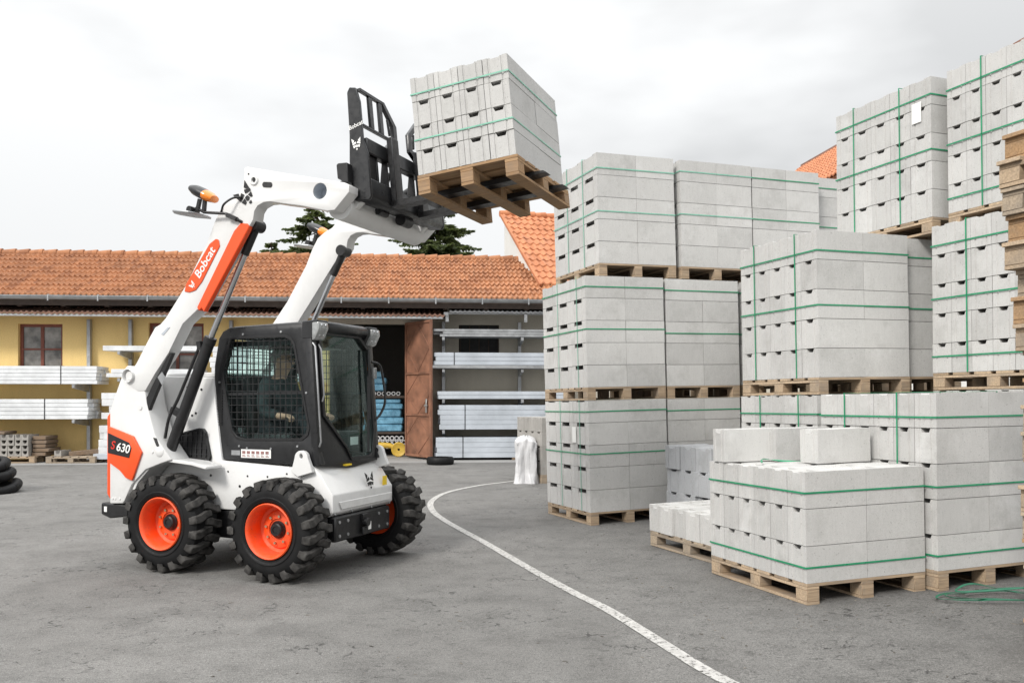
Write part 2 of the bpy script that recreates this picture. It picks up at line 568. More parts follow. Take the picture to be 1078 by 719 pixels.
def asphalt_mat():
    m, nt, b = new_mat('worn_asphalt')
    tc = nd(nt, 'ShaderNodeTexCoord')
    v = tc.outputs['Object']
    big = noise_n(nt, mapped(nt, v, (0.35, 0.22, 1)), 1.0, 5, 0.6)
    med = noise_n(nt, v, 3.2, 6, 0.68)
    fine = noise_n(nt, v, 140, 2, 0.6)
    grit = noise_n(nt, v, 420, 1, 0.5)
    k = ramp(nt, big, [(0.3, (0.130, 0.126, 0.12)), (0.52, (0.160, 0.156, 0.149)), (0.75, (0.19, 0.185, 0.177))])
    k = mixc(nt, 1.0, k, ramp(nt, med, [(0.25, 0.72), (0.5, 1.0), (0.75, 1.16)]), 'MULTIPLY')
    k = mixc(nt, 1.0, k, ramp(nt, fine, [(0.25, 0.45), (0.5, 1.0), (0.75, 1.5)]), 'MULTIPLY')
    k = mixc(nt, 1.0, k, ramp(nt, noise_n(nt, v, 42, 3, 0.7), [(0.25, 0.74), (0.5, 1.0), (0.75, 1.2)]), 'MULTIPLY')
    specks = ramp(nt, noise_n(nt, v, 85, 2, 0.6), [(0.60, 0.0), (0.67, 1.0)])
    k = mixc(nt, math_n(nt, 'MULTIPLY', specks, 0.6), k, (0.05, 0.048, 0.046))
    lights = ramp(nt, noise_n(nt, mapped(nt, v, (1.13, .97, 1)), 95, 2, 0.6), [(0.62, 0.0), (0.69, 1.0)])
    k = mixc(nt, math_n(nt, 'MULTIPLY', lights, 0.45), k, (0.40, 0.39, 0.375))
    # paler on the left, darker towards the storage side on the right
    sx = nd(nt, 'ShaderNodeSeparateXYZ')
    nt.links.new(v, sx.inputs[0])
    x_tone = math_n(nt, 'ADD', sx.outputs[0], math_n(nt, 'MULTIPLY', big, 2.2))
    k = mixc(nt, 1.0, k, ramp(nt, math_n(nt, 'MULTIPLY', math_n(nt, 'ADD', x_tone, 2.5), 0.16), [(0.25, 1.15), (0.85, 0.93)]), 'MULTIPLY')
    k = mixc(nt, 1.0, k, ramp(nt, grit, [(0.3, 0.86), (0.7, 1.12)]), 'MULTIPLY')
    # dark tar-filled pits and short crazing, thicker in patches
    vor = nd(nt, 'ShaderNodeTexVoronoi', feature='DISTANCE_TO_EDGE')
    vor.inputs['Scale'].default_value = 4.2
    wv = nd(nt, 'ShaderNodeVectorMath', operation='ADD')
    wob = nd(nt, 'ShaderNodeTexNoise')
    wob.inputs['Scale'].default_value = 7
    wob.inputs['Detail'].default_value = 4
    nt.links.new(v, wob.inputs['Vector'])
    sc = nd(nt, 'ShaderNodeVectorMath', operation='SCALE')
    sc.inputs['Scale'].default_value = 0.30
    nt.links.new(wob.outputs['Color'], sc.inputs[0])
    nt.links.new(v, wv.inputs[0])
    nt.links.new(sc.outputs[0], wv.inputs[1])
    nt.links.new(wv.outputs[0], vor.inputs['Vector'])
    crack = ramp(nt, vor.outputs['Distance'], [(0.008, 1.0), (0.040, 0.0)])
    patch = ramp(nt, noise_n(nt, v, 1.15, 5, 0.7), [(0.47, 0.0), (0.60, 1.0)])
    brk = ramp(nt, noise_n(nt, v, 16, 3), [(0.46, 0.0), (0.54, 1.0)])
    cm = math_n(nt, 'MULTIPLY', math_n(nt, 'MULTIPLY', crack, patch), brk)
    k = mixc(nt, math_n(nt, 'MULTIPLY', cm, 0.9), k, (0.035, 0.034, 0.033))
    pit = ramp(nt, noise_n(nt, mapped(nt, v, (15, 34, 1)), 1.0, 4, 0.7), [(0.585, 0.0), (0.63, 1.0)])
    pm = ramp(nt, noise_n(nt, v, 0.9, 4, 0.6), [(0.42, 0.15), (0.6, 1.0)])
    k = mixc(nt, math_n(nt, 'MULTIPLY', math_n(nt, 'MULTIPLY', pit, pm), 0.7), k, (0.045, 0.044, 0.042))
    # oil and damp staining
    st = ramp(nt, noise_n(nt, mapped(nt, v, (0.8, 1.2, 1)), 1.3, 6, 0.7), [(0.52, 0.0), (0.68, 1.0)])
    k = mixc(nt, math_n(nt, 'MULTIPLY', st, 0.4), k, (0.075, 0.073, 0.07))
    nt.links.new(k, b.inputs['Base Color'])
    b.inputs['Roughness'].default_value = 0.86
    b.inputs['Specular IOR Level'].default_value = 0.3
    h = math_n(nt, 'ADD', fine, math_n(nt, 'MULTIPLY', cm, -1.0))
    bump(nt, b, h, 0.55, 0.006)
    return m


def build_ground():
    xs = [-400, -120, -50, -30] + [-20 + i for i in range(20)] + [0.6] + [1.5, 2.5, 3.5, 4.5, 6.0, 8, 12, 20, 30, 60, 150, 400]
    ys = [-60, -20, -5, 0, 2, 4, 6, 8, 10, 11.5, 15.5, 18, 21, 25, 30, 45, 80, 200, 900]
    mb = MB()
    vv = [(x, y, gz(x, y)) for y in ys for x in xs]
    n = len(xs)
    ff = []
    for j in range(len(ys) - 1):
        for i in range(n - 1):
            ff.append((j * n + i, j * n + i + 1, (j + 1) * n + i + 1, (j + 1) * n + i))
    mb.add(vv, ff)
    tag(mb.build('ground', asphalt_mat(), smooth=0), kind='structure')


build_ground()


def line_mat():
    m, nt, b = new_mat('worn_white_line')
    tc = nd(nt, 'ShaderNodeTexCoord')
    v = tc.outputs['Object']
    k = ramp(nt, noise_n(nt, v, 20, 5, 0.7), [(0.3, (0.32, 0.31, 0.295)), (0.6, (0.49, 0.48, 0.46))])
    nt.links.new(k, b.inputs['Base Color'])
    b.inputs['Roughness'].default_value = 0.8
    out = nt.nodes['Material Output']
    tr = nd(nt, 'ShaderNodeBsdfTransparent')
    mx = nd(nt, 'ShaderNodeMixShader')
    worn = ramp(nt, noise_n(nt, v, 34, 5, 0.75), [(0.40, 0.0), (0.45, 1.0)])
    nt.links.new(worn, mx.inputs[0])
    nt.links.new(tr.outputs[0], mx.inputs[1])
    nt.links.new(b.outputs[0], mx.inputs[2])
    nt.links.new(mx.outputs[0], out.inputs[0])
    return m


def catmull(P, n=10):
    out = []
    P = [Vector(p) for p in P]
    Q = [P[0] * 2 - P[1]] + P + [P[-1] * 2 - P[-2]]
    for i in range(1, len(Q) - 2):
        for k in range(n):
            t = k / n
            a, b, c, d = Q[i - 1], Q[i], Q[i + 1], Q[i + 2]
            out.append(0.5 * ((2 * b) + (c - a) * t + (2 * a - 5 * b + 4 * c - d) * t * t + (3 * b - a - 3 * c + d) * t ** 3))
    out.append(P[-1])
    return out


def ribbon(name, pts, width, mat, lift):
    mb = MB()
    vv, ff = [], []
    for i, p in enumerate(pts):
        t = (pts[min(i + 1, len(pts) - 1)] - pts[max(i - 1, 0)])
        s = Vector((-t.y, t.x)).normalized() * width / 2
        for q in (p - s, p, p + s):
            vv.append((q.x, q.y, gz(q.x, q.y) + lift))
    for i in range(len(pts) - 1):
        for k in (0, 1):
            ff.append((i * 3 + k, i * 3 + k + 1, (i + 1) * 3 + k + 1, (i + 1) * 3 + k))
    mb.add(vv, ff)
    return tag(mb.build(name, mat, smooth=0), kind='structure')


line_px = [(575, 500), (540, 506.5), (505, 511), (472, 518), (455, 527), (455, 537), (470, 549), (510, 571), (560, 600), (605, 624.5), (640, 642), (700, 679), (740, 704), (790, 730), (840, 752)]
lp = []
for u_, v_ in line_px:
    d = Vector(((u_ - CX) / FPX, 1, -(v_ - HY) / FPX))
    z = 0
    for _ in range(6):
        t = (z - CAM_H) / d.z
        z = gz(d.x * t, t)
    lp.append((d.x * t, t))
ribbon('road_marking', catmull(lp, 14), 0.082, line_mat(), 0.005)

# ------------------------------------------------------------------ pallets and block bundles
YAW = 21.2


def corner_frame(x, y, yaw=YAW, level_z=0.0, lean=0.018, lift=None):
    """near lower corner of a load: local x along the long sides, y away along the end faces"""
    z = gz(x, y) if lift is None else lift
    return (Matrix.Translation((x, y, z)) @ Matrix.Rotation(-lean, 4, 'Y') @ Matrix.Rotation(R(yaw), 4, 'Z')
            @ Matrix.Translation((0, 0, level_z)))


PH = 0.144
pallet_cache = {}


def pallet_meshes(lx, ly, mat, over=0.0):
    """lx along the deck boards' cross direction; skids run along x, boards across"""
    key = (round(lx, 3), round(ly, 3), mat.name, over)
    if key in pallet_cache:
        return pallet_cache[key]
    deck = MB()
    n = max(5, int(ly / 0.17))
    bw = ly / n * 0.80
    for i in range(n):
        y0 = (ly - bw) * i / (n - 1)
        deck.box((rnd.uniform(-.004, .004) - over * rnd.uniform(.5, 1.2), y0, 0.122), (lx + rnd.uniform(-.004, .004) + over, y0 + bw, PH))
    for i in range(3):
        x0 = (lx - 0.1) * i / 2
        deck.box((x0, 0.001, 0.100), (x0 + 0.1, ly - 0.001, 0.1215))
    dm = deck.mesh('deck', mat, 0.002)
    b = MB().box((0, 0, 0.0222), (0.1, 0.12, 0.0996)).mesh('spacer_block', mat, 0.003)
    s = MB().box((0, 0, 0), (0.1, ly, 0.022)).mesh('skid', mat, 0.002)
    pallet_cache[key] = (dm, b, s)
    return pallet_cache[key]


def pallet(mw, lx, ly, label, mat=None, group='wooden pallets in the yard', over=0.0):
    mat = mat or M['pallet']
    dm, bmesh_, sm = pallet_meshes(lx, ly, mat, over)
    root = empty('pallet', label, 'pallet', group, mat=mw)
    link('deck', dm, root)
    for i in range(3):
        x0 = (lx - 0.1) * i / 2
        link('skid', sm, root, (x0, 0, 0))
        for j in range(3):
            link('spacer_block', bmesh_, root, (x0, (ly - 0.12) * j / 2, 0))
    return root


block_cache = {}


def rect4(a, b, c, d):
    return [(a, b), (c, b), (c, d), (a, d)]



def block_mesh(L, W, H, mat, hn=0.029):
    """hollow-form block: grooved end faces with a finger notch in the top edge, plain long faces"""
    key = (L, W, H, mat.name, hn)
    if key in block_cache:
        return block_cache[key]
    g = 0.007
    c = W / 2
    gw = 0.0085
    gp = W * 0.27

    def end(x, sgn, notch, nw):
        pts = [(x, 0)]
        for yy in (c - gp,):
            pts += [(x, yy - gw), (x + sgn * g, yy - gw * .5), (x + sgn * g, yy + gw * .5), (x, yy + gw)]
        d = sgn * (0.13 if notch else 0.0)
        pts += [(x, c - nw), (x + d, c - nw * (1.6 if notch else 1)), (x + d, c + nw * (1.6 if notch else 1)), (x, c + nw)]
        for yy in (c + gp,):
            pts += [(x, yy - gw), (x + sgn * g, yy - gw * .5), (x + sgn * g, yy + gw * .5), (x, yy + gw)]
        pts += [(x, W)]
        return pts
    mb = MB()
    nb, ntp = (W * .16, W * .225) if W < .3 else (W * .25, W * .29)
    if W > .3 and hn > .02:
        hn = .042
    lo = end(0, 1, False, nb) + list(reversed(end(L, -1, False, nb)))
    mb.prism(lo, 'z', 0, H - hn, [rect4(.026, c - nb * .9, .17, c + nb * .9), rect4(L - .17, c - nb * .9, L - .026, c + nb * .9)])
    u0 = end(0, 1, True, nb) + list(reversed(end(L, -1, True, nb)))
    u1 = end(0, 1, True, ntp) + list(reversed(end(L, -1, True, ntp)))
    k = len(u0)
    tri = tessellate_polygon([[Vector((p[0], p[1], 0)) for p in u1]])
    vv = [(a, b_, H - hn) for a, b_ in u0] + [(a, b_, H) for a, b_ in u1]
    ff = [tuple(i + k for i in t) for t in tri] + [(i, (i + 1) % k, (i + 1) % k + k, i + k) for i in range(k)]
    mb.add(vv, ff)
    me = bpy.data.meshes.new('concrete_block')
    me.from_pydata([tuple(p) for p in mb.v], [], mb.f)
    bm = bmesh.new()
    bm.from_mesh(me)
    bmesh.ops.recalc_face_normals(bm, faces=bm.faces)
    es = []
    for e in bm.edges:
        a, b_ = e.verts[0].co, e.verts[1].co
        on_end = lambda p: (p.x < 1e-4 or p.x > L - 1e-4) and (p.y < 1e-4 or p.y > W - 1e-4)
        top = a.z > H - 1e-4 and b_.z > H - 1e-4 and len(e.link_faces) == 2 and e.calc_face_angle(0) > 0.5
        if top or (on_end(a) and on_end(b_) and abs(a.z - b_.z) > .1):
            es.append(e)
    bmesh.ops.bevel(bm, geom=es, offset=0.0035, segments=1, affect='EDGES', clamp_overlap=True)
    bm.to_mesh(me)
    bm.free()
    me.materials.append(mat)
    block_cache[key] = me
    return me


def strap_loop(x0, y0, x1, y1, z, mat, parent, w=0.012, axis='h'):
    """a thin band round the load: 'h' level at height z, 'v' standing round it at distance z along y"""
    t = 0.0022
    g = 0.0032
    mb = MB()
    if axis == 'h':
        for a, b in (((x0 - g - t, y0 - g - t), (x1 + g + t, y0 - g)), ((x0 - g - t, y1 + g), (x1 + g + t, y1 + g + t)),
                     ((x0 - g - t, y0 - g), (x0 - g, y1 + g)), ((x1 + g, y0 - g), (x1 + g + t, y1 + g))):
            mb.box((a[0], a[1], z - w / 2), (b[0], b[1], z + w / 2))
    else:
        zb, zt = y0, y1
        mb.box((x0 - g - t, z - w / 2, zb), (x0 - g, z + w / 2, zt + g + t))
        mb.box((x1 + g, z - w / 2, zb), (x1 + g + t, z + w / 2, zt + g + t))
        mb.box((x0 - g, z - w / 2, zt + g), (x1 + g, z + w / 2, zt + g + t))
    return mb.build('strap', mat, parent, smooth=0)


def bundle(mw, cols, cw, layers, label, L=0.5, H=0.25, hs=(), vstraps=(), mat=None, smat=None, long_n=2,
           vmat=None, jit=0.004, tags=(), sw=0.012):
    """strapped load of blocks: long_n along x, cols along y; mw places the underside"""
    mat = mat or M['block']
    root = empty('block_bundle', label, 'block stack', 'strapped bundles of concrete blocks', mat=mw)
    me = block_mesh(L, cw - 0.004, H - 0.0045, mat)
    me_top = block_mesh(L, cw - 0.004, H - 0.0045, mat, 0.011)
    for k in range(layers):
        for j in range(cols):
            for i in range(long_n):
                o = link('concrete_block', me_top if k == layers - 1 else me, root, (i * (L + .003) + rnd.uniform(-jit, jit * .3), j * cw + rnd.uniform(-.001, .001), k * H))
                o.rotation_euler.z = rnd.uniform(-.003, .003)
    X1, Y1 = L * long_n + 0.004, cols * cw - 0.003
    for z in hs:
        strap_loop(-.005, 0, X1, Y1, z * H, smat or M['strap'], root, sw)
    for y in vstraps:
        strap_loop(-.005, -0.0, X1, layers * H, y * Y1, vmat or smat or M['strap'], root, .009 if vmat else sw, axis='v')
    for y, z in tags:
        MB().box((-.013, y - .052, z - .09), (-.011, y + .052, z + .09)).build('paper_tag', M['paper'], root, smooth=0)
    return root


def load(x, y, lvl, cols, cw, layers, blabel, plabel, yaw=YAW, lean=0.018, pmat=None, L=0.5, base=None, off=(0, 0), **kw):
    """a pallet with its bundle of blocks on top"""
    mw = corner_frame(x, y, yaw, lvl, lean) @ Matrix.Translation((off[0], off[1], 0))
    ln = kw.get('long_n', 2)
    pallet(mw, L * ln + .004, cols * cw, plabel, pmat)
    bundle(mw @ Matrix.Translation((0, 0, PH + 0.001)), cols, cw, layers, blabel, L=L, **kw)


LV = PH + 1.25 + 0.004
HS2 = (4.45, 2.45)
# --- the tall stacks on the far left of the yard (wide blocks, three to a layer)
T1 = (0.884, 9.51)
TL = 0.026
t1k = dict(cols=3, cw=0.40, layers=5, lean=TL)
load(*T1, 0, blabel='white tagged bundle of wide blocks at the bottom of the left tower',
     plabel='pallet on the asphalt under the left tower of blocks', hs=(4.5, 2.6), vstraps=(.18, .62), vmat=M['strap_pale'], tags=((.36, .86),), **t1k)
load(*T1, LV, blabel='middle bundle of wide blocks in the left tower, above the white tag',
     plabel='pallet between bottom and middle bundle of the left tower', hs=(4.5, 2.6), vstraps=(.18, .62), vmat=M['strap_pale'], **t1k)
load(*T1, 2 * LV, blabel='top bundle of the left tower, set back to the right, nearest the raised load',
     plabel='pallet under the top bundle of the left tower', off=(.20, .03), hs=(4.3, 2.35), vstraps=(.30, .66), smat=M['strap_pale'], **t1k)
for lv, lab, pl_, of in ((0, 'bottom bundle beside the left tower, partly behind the small grey block pile', 'pallet on the ground right of the left tower', 1.03),
                         (1, 'middle bundle right beside the left tower, its right side behind a nearer stack', 'pallet under the middle bundle right of the left tower', 1.03),
                         (2, 'pale top level bundle just right of the narrow gap in the far row', 'pallet under the top bundle right of the gap', 1.255)):
    load(*T1, lv * LV, blabel=lab, plabel=pl_, off=(of, .02), hs=(4.45, 2.45), smat=M['strap_pale'] if lv == 2 else M['strap'], **dict(t1k, lean=.02))
for lv, lab, pl_, of in ((0, 'ground level bundle at the hidden end of the far row', 'pallet on the ground at the hidden end of the far row', 2.12),
                         (1, 'second level bundle at the hidden end of the far row', 'pallet at second level at the hidden end of the far row', 2.12),
                         (2, 'greyer top level bundle in front of the far orange roof', 'pallet under the greyer top bundle of the far row', 2.28)):
    load(*T1, lv * LV, blabel=lab, plabel=pl_, off=(of, .03), hs=(4.45, 2.45), **dict(t1k, lean=.02))
load(*T1, 2 * LV, blabel='top level bundle showing only a sliver beside the tagged upper stack', plabel='pallet under the sliver of a bundle beside the tagged stack',
     off=(3.42, .2), hs=(4.45, 2.45), **dict(t1k, lean=.02))
load(*T1, LV, blabel='second level bundle hidden below the sliver in the far row', plabel='pallet hidden below the sliver in the far row', off=(3.3, .2), **dict(t1k, lean=.02))

# --- the middle column
Vc = (2.60, 7.20)
load(*Vc, 0, 5, .21, 5, 'ground level bundle of narrow blocks whose top strip shows behind the loose blocks', 'pallet on the ground under the middle stack',
     hs=(4.35, 2.4), vstraps=(.22, .72))
load(2.62, 7.20, LV, 5, .21, 5, 'upper bundle with two upright straps, topping the stack behind the loose blocks',
     'pallet under the upper bundle in the middle, above the strip of narrow blocks', hs=(4.3, 2.45), vstraps=(.26, .80), smat=M['strap'])
load(2.62, 7.20, 0, 5, .21, 5, 'ground level bundle behind the right front stack', 'pallet on the ground behind the right front stack', off=(1.03, .1))
load(2.62, 7.20, LV, 5, .21, 5, 'second level bundle showing a dark sliver right of the middle upper bundle', 'pallet under the dark sliver bundle',
     off=(1.03, .1), hs=(4.3, 2.45))
load(3.76, 7.56, 2 * LV, 5, .235, 5, 'highest bundle with a white paper tag and two upright straps against the sky', 'pallet under the highest tagged bundle',
     lean=.012, hs=(4.35, 2.4), vstraps=(.30, .79), tags=((.15, .96),), L=.46)

for a_, lv, la, lp_ in ((0, 0, 'ground level bundle added unseen in the row behind the middle stack', 'pallet added unseen in the row behind the middle stack'),
                        (0, 1, 'second level bundle added unseen in the row behind the middle stack', 'pallet at second level added unseen behind the middle stack'),
                        (1.05, 0, 'ground level bundle added unseen below the tagged stack, back row', 'pallet on the ground added unseen below the tagged stack, back row'),
                        (1.05, 1, 'second level bundle added unseen below the tagged stack, back row', 'pallet at second level added unseen below the tagged stack, back row')):
    load(3.14, 8.80, lv * LV, 5, .21, 5, la, lp_, off=(a_, 0), hs=(4.4, 2.4))  # unseen loads added so the gaps under nearer pallets stay dark

# --- the right front
load(2.985, 5.97, 0, 6, .193, 5, 'darker right front bundle standing on the asphalt behind the coil of green strap', 'pallet under the right front bundle beside the coil of green strap',
     hs=(4.3, 2.35, .42), vstraps=(.30, .76), lean=.012)
load(4.03, 6.20, 0, 6, .193, 5, 'ground level bundle hidden behind the tower of empty pallets', 'pallet hidden behind the tower of empty pallets', lean=.012)
load(4.03, 6.20, LV, 6, .193, 5, 'second level bundle with one upright strap left of the empty pallet tower', 'pallet under the bundle left of the empty pallet tower',
     lean=.012, hs=(4.3, 2.5, .55), vstraps=(.04, .70))
load(4.29, 6.42, 2 * LV, 6, .193, 5, 'top right bundle cut by the picture edge, above the empty pallet tower', 'pallet under the top right bundle', lean=.012,
     hs=(4.3, 2.4, .5), vstraps=(.70,))

# --- the low stacks in front
FR = (1.974, 5.70)
load(*FR, 0, 6, .195, 3, 'lowest front bundle of three layers with two loose blocks on top', 'pale pallet under the three layer front bundle', yaw=19, hs=(2.42, .42))
Lm = corner_frame(1.774, 6.98)
pallet(Lm, .86, 1.25, 'pallet carrying a single row of loose blocks, left of the front bundle', M['pallet_old'])
ords = ['first', 'second', 'third', 'fourth', 'fifth', 'sixth']
me = block_mesh(.42, .204, .248, M['block'])
for j in range(6):
    for i in range(2):
        o = link('concrete_block', me)
        o.matrix_world = Lm @ Matrix.Translation((i * .425 + rnd.uniform(-.02, .012), 1.25 - (j + 1) * .2085, PH + .001)) @ Matrix.Rotation(rnd.uniform(-.02, .02), 4, 'Z')
        tag(o, '%s block from the far end in the %s row of the single layer pallet' % (ords[j], 'front' if i == 0 else 'back'), 'concrete block', 'unstrapped concrete blocks')
Sm = corner_frame(1.985, 8.44)
pallet(Sm, 1.0, .85, 'pallet under the small bluish pile of loose blocks', M['pallet_old'])
me = block_mesh(.5, .276, .246, M['block_blue'])
for k in range(3):
    for j in range(3):
        o = link('concrete_block', me)
        o.matrix_world = Sm @ Matrix.Translation((rnd.uniform(-.015, .015), .85 - (j + 1) * .283, PH + .001 + k * .2475)) @ Matrix.Rotation(rnd.uniform(-.012, .012), 4, 'Z')
        tag(o, 'bluish grey loose block, %s from the left in the %s layer of the small pile' % (ords[j], ('bottom', 'middle', 'top')[k]), 'concrete block', 'unstrapped concrete blocks')
me = block_mesh(.5, .19, .25, M['block'])
Ftop = corner_frame(*FR, yaw=19, level_z=PH + .75 + .004)
for x, y, rz, lab in ((.46, .44, 3, 'loose block lying on the front bundle near its right end'),
                      (-.02, .93, -7, 'loose block lying on the far left corner of the front bundle'),
                      (.36, .80, 0, 'shaded loose block between and behind the other two on the front bundle')):
    o = link('concrete_block', me)
    o.matrix_world = Ftop @ Matrix.Translation((x, y, 0)) @ Matrix.Rotation(R(rz), 4, 'Z')
    tag(o, lab, 'concrete block', 'unstrapped concrete blocks')


def strap_path(name, pts, label, w=0.015, mat=None):
    mb = MB()
    P = catmull(pts, 8)
    for a, b in zip(P[:-1], P[1:]):
        pass
    vs_, fs_ = [], []
    for i, p in enumerate(P):
        t = (P[min(i + 1, len(P) - 1)] - P[max(i - 1, 0)]).normalized()
        s = t.cross(Vector((0, 0, 1)))
        s = s.normalized() if s.length > 1e-3 else Vector((1, 0, 0))
        s = (s + Vector((0, 0, .7 * math.sin(i * .21)))).normalized() * w / 2
        nrm = t.cross(s).normalized() * .0012
        vs_ += [p - s - nrm, p + s - nrm, p + s + nrm, p - s + nrm]
    for i in range(len(P) - 1):
        for k in range(4):
            j = (k + 1) % 4
            fs_.append((i * 4 + k, i * 4 + j, i * 4 + 4 + j, i * 4 + 4 + k))
    mb.add(vs_, fs_)
    return tag(mb.build(name, mat or M['strap']), label, 'strap')


loose = [Ftop @ Vector(p) for p in ((.10, .62, .012), (.16, .70, .03), (.26, .72, .02), (.34, .66, .012), (.43, .60, .012))]
strap_path('loose_strap', loose, 'loose end of green strap lying on top of the front bundle')
cp = []
for i in range(26):
    a = i * .62
    r = .26 + .06 * math.sin(i * 1.7) - .002 * i
    x, y = 3.22 + r * math.cos(a) * 1.25, 5.70 + r * math.sin(a) * .62
    cp.append((x, y, gz(x, y) + .02 + .012 * (1 + math.sin(i * .9)) + (.03 if i > 22 else 0)))
cp += [(3.55, 5.62, .19), (3.75, 5.55, .21), (3.95, 5.5, .17)]
strap_path('strap_coil', cp, 'untidy coil of cut green strap lying on the asphalt by the right front bundle', .014, M['strap_dark'])
fr_ = MB()
fr_.bar((3.36, 5.02, .15), (3.62, 4.92, .13), .10, .085)
fr_.bar((3.35, 5.12, .115), (3.66, 5.10, .11), .09, .022)
tag(fr_.build('broken_plank', M['pallet_old'], bevel=.006), 'broken grey piece of pallet wood lying on the asphalt at the right edge', 'wood scrap')

# splinters, grit and block dust swept up around the pallets
db = MB()
rd_ = random.Random(21)
for k in range(520):
    cx_, cy_, sx_, sy_ = rd_.choice(((1.2, 6.4, .5, .5), (2.0, 5.4, .6, .3), (2.9, 5.5, .7, .4), (.9, 8.9, .6, .6), (.3, 12.5, .6, 1.2), (1.0, 4.6, 1.2, .8), (-1.2, 6.0, 1.6, 1.4), (-3.5, 9, 3, 3)))
    x, y = rd_.gauss(cx_, sx_), rd_.gauss(cy_, sy_)
    s = rd_.uniform(.002, .006) * 1
    a = rd_.uniform(0, 3.14)
    l = s * rd_.uniform(1, 1.8) if rd_.random() < .8 else s * rd_.uniform(2, 4)
    h_ = s * rd_.uniform(.3, .7)
    db.box((-l, -s, -.002), (l * .8, s, h_), Matrix.Translation((x, y, gz(x, y))) @ Matrix.Rotation(a, 4, 'Z') @ Matrix.Rotation(rd_.uniform(-.3, .3), 4, 'X'))
tag(db.build('grit', wood('grit_and_splinters', (.22, .20, .175), (.05, .045, .04), .5), smooth=0), 'scattered grit and wood splinters on the asphalt', None, None, 'stuff')

# --- tower of empty pallets at the right edge
names = ['second', 'third', 'fourth', 'fifth', 'sixth', 'seventh', 'eighth', 'ninth', 'tenth', 'eleventh', 'twelfth', 'thirteenth', 'fourteenth', 'fifteenth', 'sixteenth', 'seventeenth', 'eighteenth']
NP = 19
for k in range(NP):
    top = NP - 1 - k
    sh = (0.0 if top < 5 else .075 if top < 8 else .150) + rnd.uniform(-.012, .012)
    if k in (5, 7):
        sh -= .05
    mw = Matrix.Translation((3.09 + sh, 3.49 + sh * .3, gz(3.0) + .012 + k * .1450)) @ Matrix.Rotation(R(21.5 + rnd.uniform(-1.6, 1.6)), 4, 'Z')
    lab = 'topmost empty pallet of the tower at the right edge' if top == 0 else 'lowest empty pallet of the tower at the right edge' if k == 0 else '%s empty pallet from the top of the tower at the right edge' % names[top - 1]
    pallet(mw, .8, 1.2, lab, (M['pallet'], M['pallet_new'], M['pallet_old'])[(k * 7 + 1) % 3], 'empty pallets stacked at the right edge', .035)
# ------------------------------------------------------------------ long tiled shed at the back of the yard
BA = math.atan2(1.0, 12.78)
B0 = Vector((-11.94, 19.9, 0))
BM = Matrix.Translation(B0) @ Matrix.Rotation(BA, 4, 'Z')


def tiled_roof(name, mat, parent, u0, u1, v0, z0, v1, z1, rows, pu, amp=0.036, lip=0.042, skew=0.0):
    """pantiles: waves across, a lip at every course; skew slides the left verge along the slope"""
    mb = MB()
    du = pu / 6
    n = int((u1 - u0) / du) + 1
    vs_, fs_ = [], []
    for r in range(rows):
        for e in (0, 1):
            t = (r + e * 1.04) / rows
            v = v0 + (v1 - v0) * t
            z = z0 + (z1 - z0) * t + (lip if e == 0 else 0.0)
            for i in range(n):
                u = u0 + i * du
                ph = u / pu + (0.12 if r % 2 else 0)
                ph -= math.floor(ph)
                h = amp * (math.sin(ph * 2 * math.pi) * (1.0 if ph < .5 else .55))
                j = .004 * math.sin(i // 6 * 12.9 + r * 78.2)
                vs_.append((u + skew * t, v + j, z + h + j))
        b = r * 2 * n
        for i in range(n - 1):
            fs_.append((b + i, b + i + 1, b + n + i + 1, b + n + i))
            if r:
                fs_.append((b - n + i, b - n + i + 1, b + i + 1, b + i))
    # front lip under the first course
    b = len(vs_)
    for i in range(n):
        p = vs_[i]
        vs_.append((p[0], p[1] + .004, p[2] - .045))
    for i in range(n - 1):
        fs_.append((b + i, b + i + 1, i + 1, i))
    mb.add(vs_, fs_)
    o = mb.build(name, mat, parent, smooth=50)
    return o


shed = empty('storage_shed', 'long low yellow and beige storage shed with terracotta tiled roof and open brown gate', 'building', mat=BM)
G0, G1, GZ = 7.55, 9.46, 3.24
UL, UR = -7.0, 34.0


def rect(a, b, c, d):
    return [(a, b), (c, b), (c, d), (a, d)]


wins = [(0.40, 2.0, 1.40, 3.18), (3.36, 1.75, 4.63, 3.22)]
MB().prism(rect(UL, 0, G0, 3.45), 'y', 0, .3, [rect(*w_) for w_ in wins]).build('wall', M['yellow_wall'], shed, smooth=0)
MB().prism(rect(G1, 0, UR, 3.62), 'y', 0, .3, [rect(10.68, 2.52, 11.66, 3.22)]).build('wall', M['grey_wall'], shed, smooth=0)
MB().box((G0, 0.0, GZ), (G1, .3, 3.62)).build('lintel', M['grey_wall'], shed, smooth=0)
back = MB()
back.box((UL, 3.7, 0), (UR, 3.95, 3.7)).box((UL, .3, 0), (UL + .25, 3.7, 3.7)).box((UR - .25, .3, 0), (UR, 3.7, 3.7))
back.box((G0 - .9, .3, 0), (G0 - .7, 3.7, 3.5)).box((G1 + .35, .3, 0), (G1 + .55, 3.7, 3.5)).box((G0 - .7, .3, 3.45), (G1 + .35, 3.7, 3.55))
back.build('inner_wall', M['shed_wall'], shed, smooth=0)
